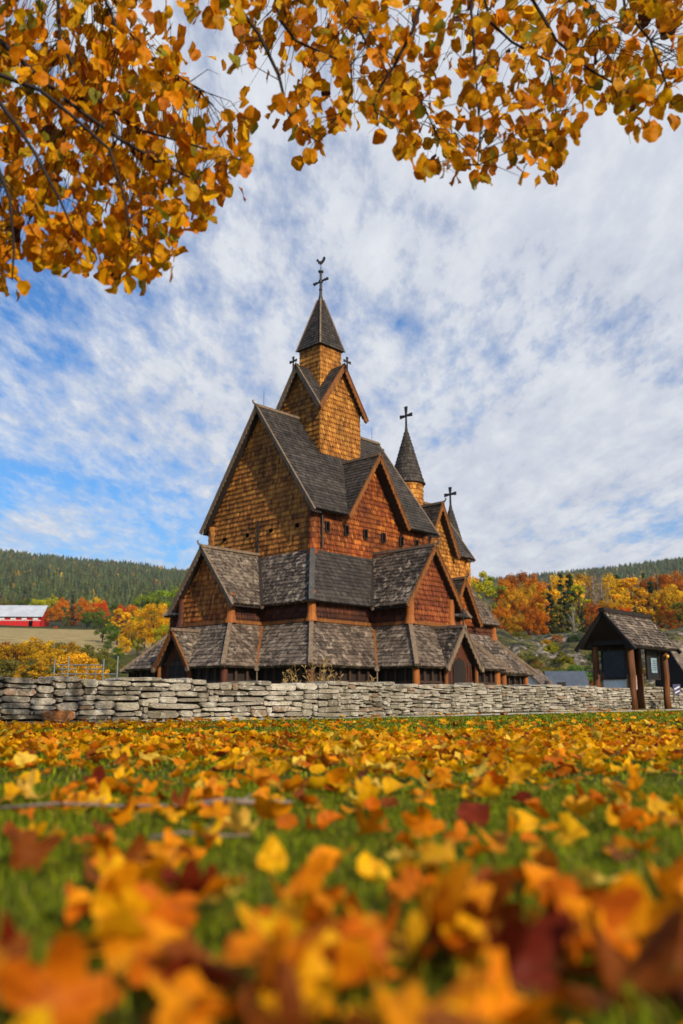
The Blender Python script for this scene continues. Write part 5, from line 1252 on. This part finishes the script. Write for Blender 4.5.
def cn(scale, det, rough, dist, rot, sc, loc=(0, 0, 0)):
    mp = n.new('ShaderNodeMapping'); mp.inputs['Rotation'].default_value = (0, 0, R(rot)); mp.inputs['Scale'].default_value = (*sc, 1); mp.inputs['Location'].default_value = loc
    l.new(cb.outputs[0], mp.inputs[0]); no = n.new('ShaderNodeTexNoise'); no.inputs['Scale'].default_value = scale; no.inputs['Detail'].default_value = det
    no.inputs['Roughness'].default_value = rough; no.inputs['Distortion'].default_value = dist; l.new(mp.outputs[0], no.inputs['Vector']); return no.outputs[0]
big = cn(.75, 4, .5, .3, 25, (1, 1), (3.1, 1.2, 0)); rip = cn(7.0, 8, .66, .06, -28, (1.0, .42), (0, 4, 0)); fine = cn(19, 6, .68, .05, -22, (1, .40))
mixv = math_('ADD', math_('ADD', math_('MULTIPLY', big, .62), math_('MULTIPLY', rip, .50)), math_('MULTIPLY', fine, .30))
# clearer towards the lower left (north-west) of the view
mixv = math_('ADD', mixv, math_('MULTIPLY', sx.outputs[0], .26))
cr = n.new('ShaderNodeValToRGB'); l.new(mixv, cr.inputs[0]); cr.color_ramp.elements[0].position = .535; cr.color_ramp.elements[1].position = .745
cs_ = n.new('ShaderNodeValToRGB'); l.new(rip, cs_.inputs[0]); cs_.color_ramp.elements[0].position = .35; cs_.color_ramp.elements[1].position = .68
cs_.color_ramp.elements[0].color = (3.7, 4.0, 4.75, 1); cs_.color_ramp.elements[1].color = (5.3, 5.5, 5.85, 1)
mx = n.new('ShaderNodeMix'); mx.data_type = 'RGBA'; l.new(cr.outputs[0], mx.inputs[0]); l.new(mixc(n, l, sky.outputs[0], (.34, .66, .98), 1, 'MULTIPLY'), mx.inputs[6]); l.new(cs_.outputs[0], mx.inputs[7])
l.new(mx.outputs[2], bg.inputs[0])

# thin autumn air over the valley: a closed box, sky outside it
hm = bpy.data.materials.new('haze'); hm.use_nodes = True; hn = hm.node_tree; hn.nodes.clear()
hv = hn.nodes.new('ShaderNodeVolumePrincipled'); ho = hn.nodes.new('ShaderNodeOutputMaterial'); hn.links.new(hv.outputs[0], ho.inputs['Volume'])
hv.inputs['Color'].default_value = (.80, .86, .95, 1); hv.inputs['Density'].default_value = .00009; hv.inputs['Anisotropy'].default_value = .2
m = MB(); m.box((0, 0, 170), (9600, 9600, 360)); hz = m.build('haze', hm); tag(hz, kind='stuff')
cam = bpy.data.cameras.new('camera'); co = bpy.data.objects.new('camera', cam); C.objects.link(co); S.camera = co
co.location = (0, 0, CAMZ); co.rotation_euler = (PI/2+TILT, 0, 0)
cam.sensor_fit = 'VERTICAL'; cam.sensor_height = 36; cam.lens = F/1024*36; cam.clip_start = .05; cam.clip_end = 12000
cam.dof.use_dof = True; cam.dof.focus_distance = 13.0; cam.dof.aperture_fstop = 1.8
S.view_settings.view_transform = 'Standard'; S.view_settings.look = 'None'; S.view_settings.gamma = 1; S.view_settings.exposure = 0
S.render.engine = 'CYCLES'
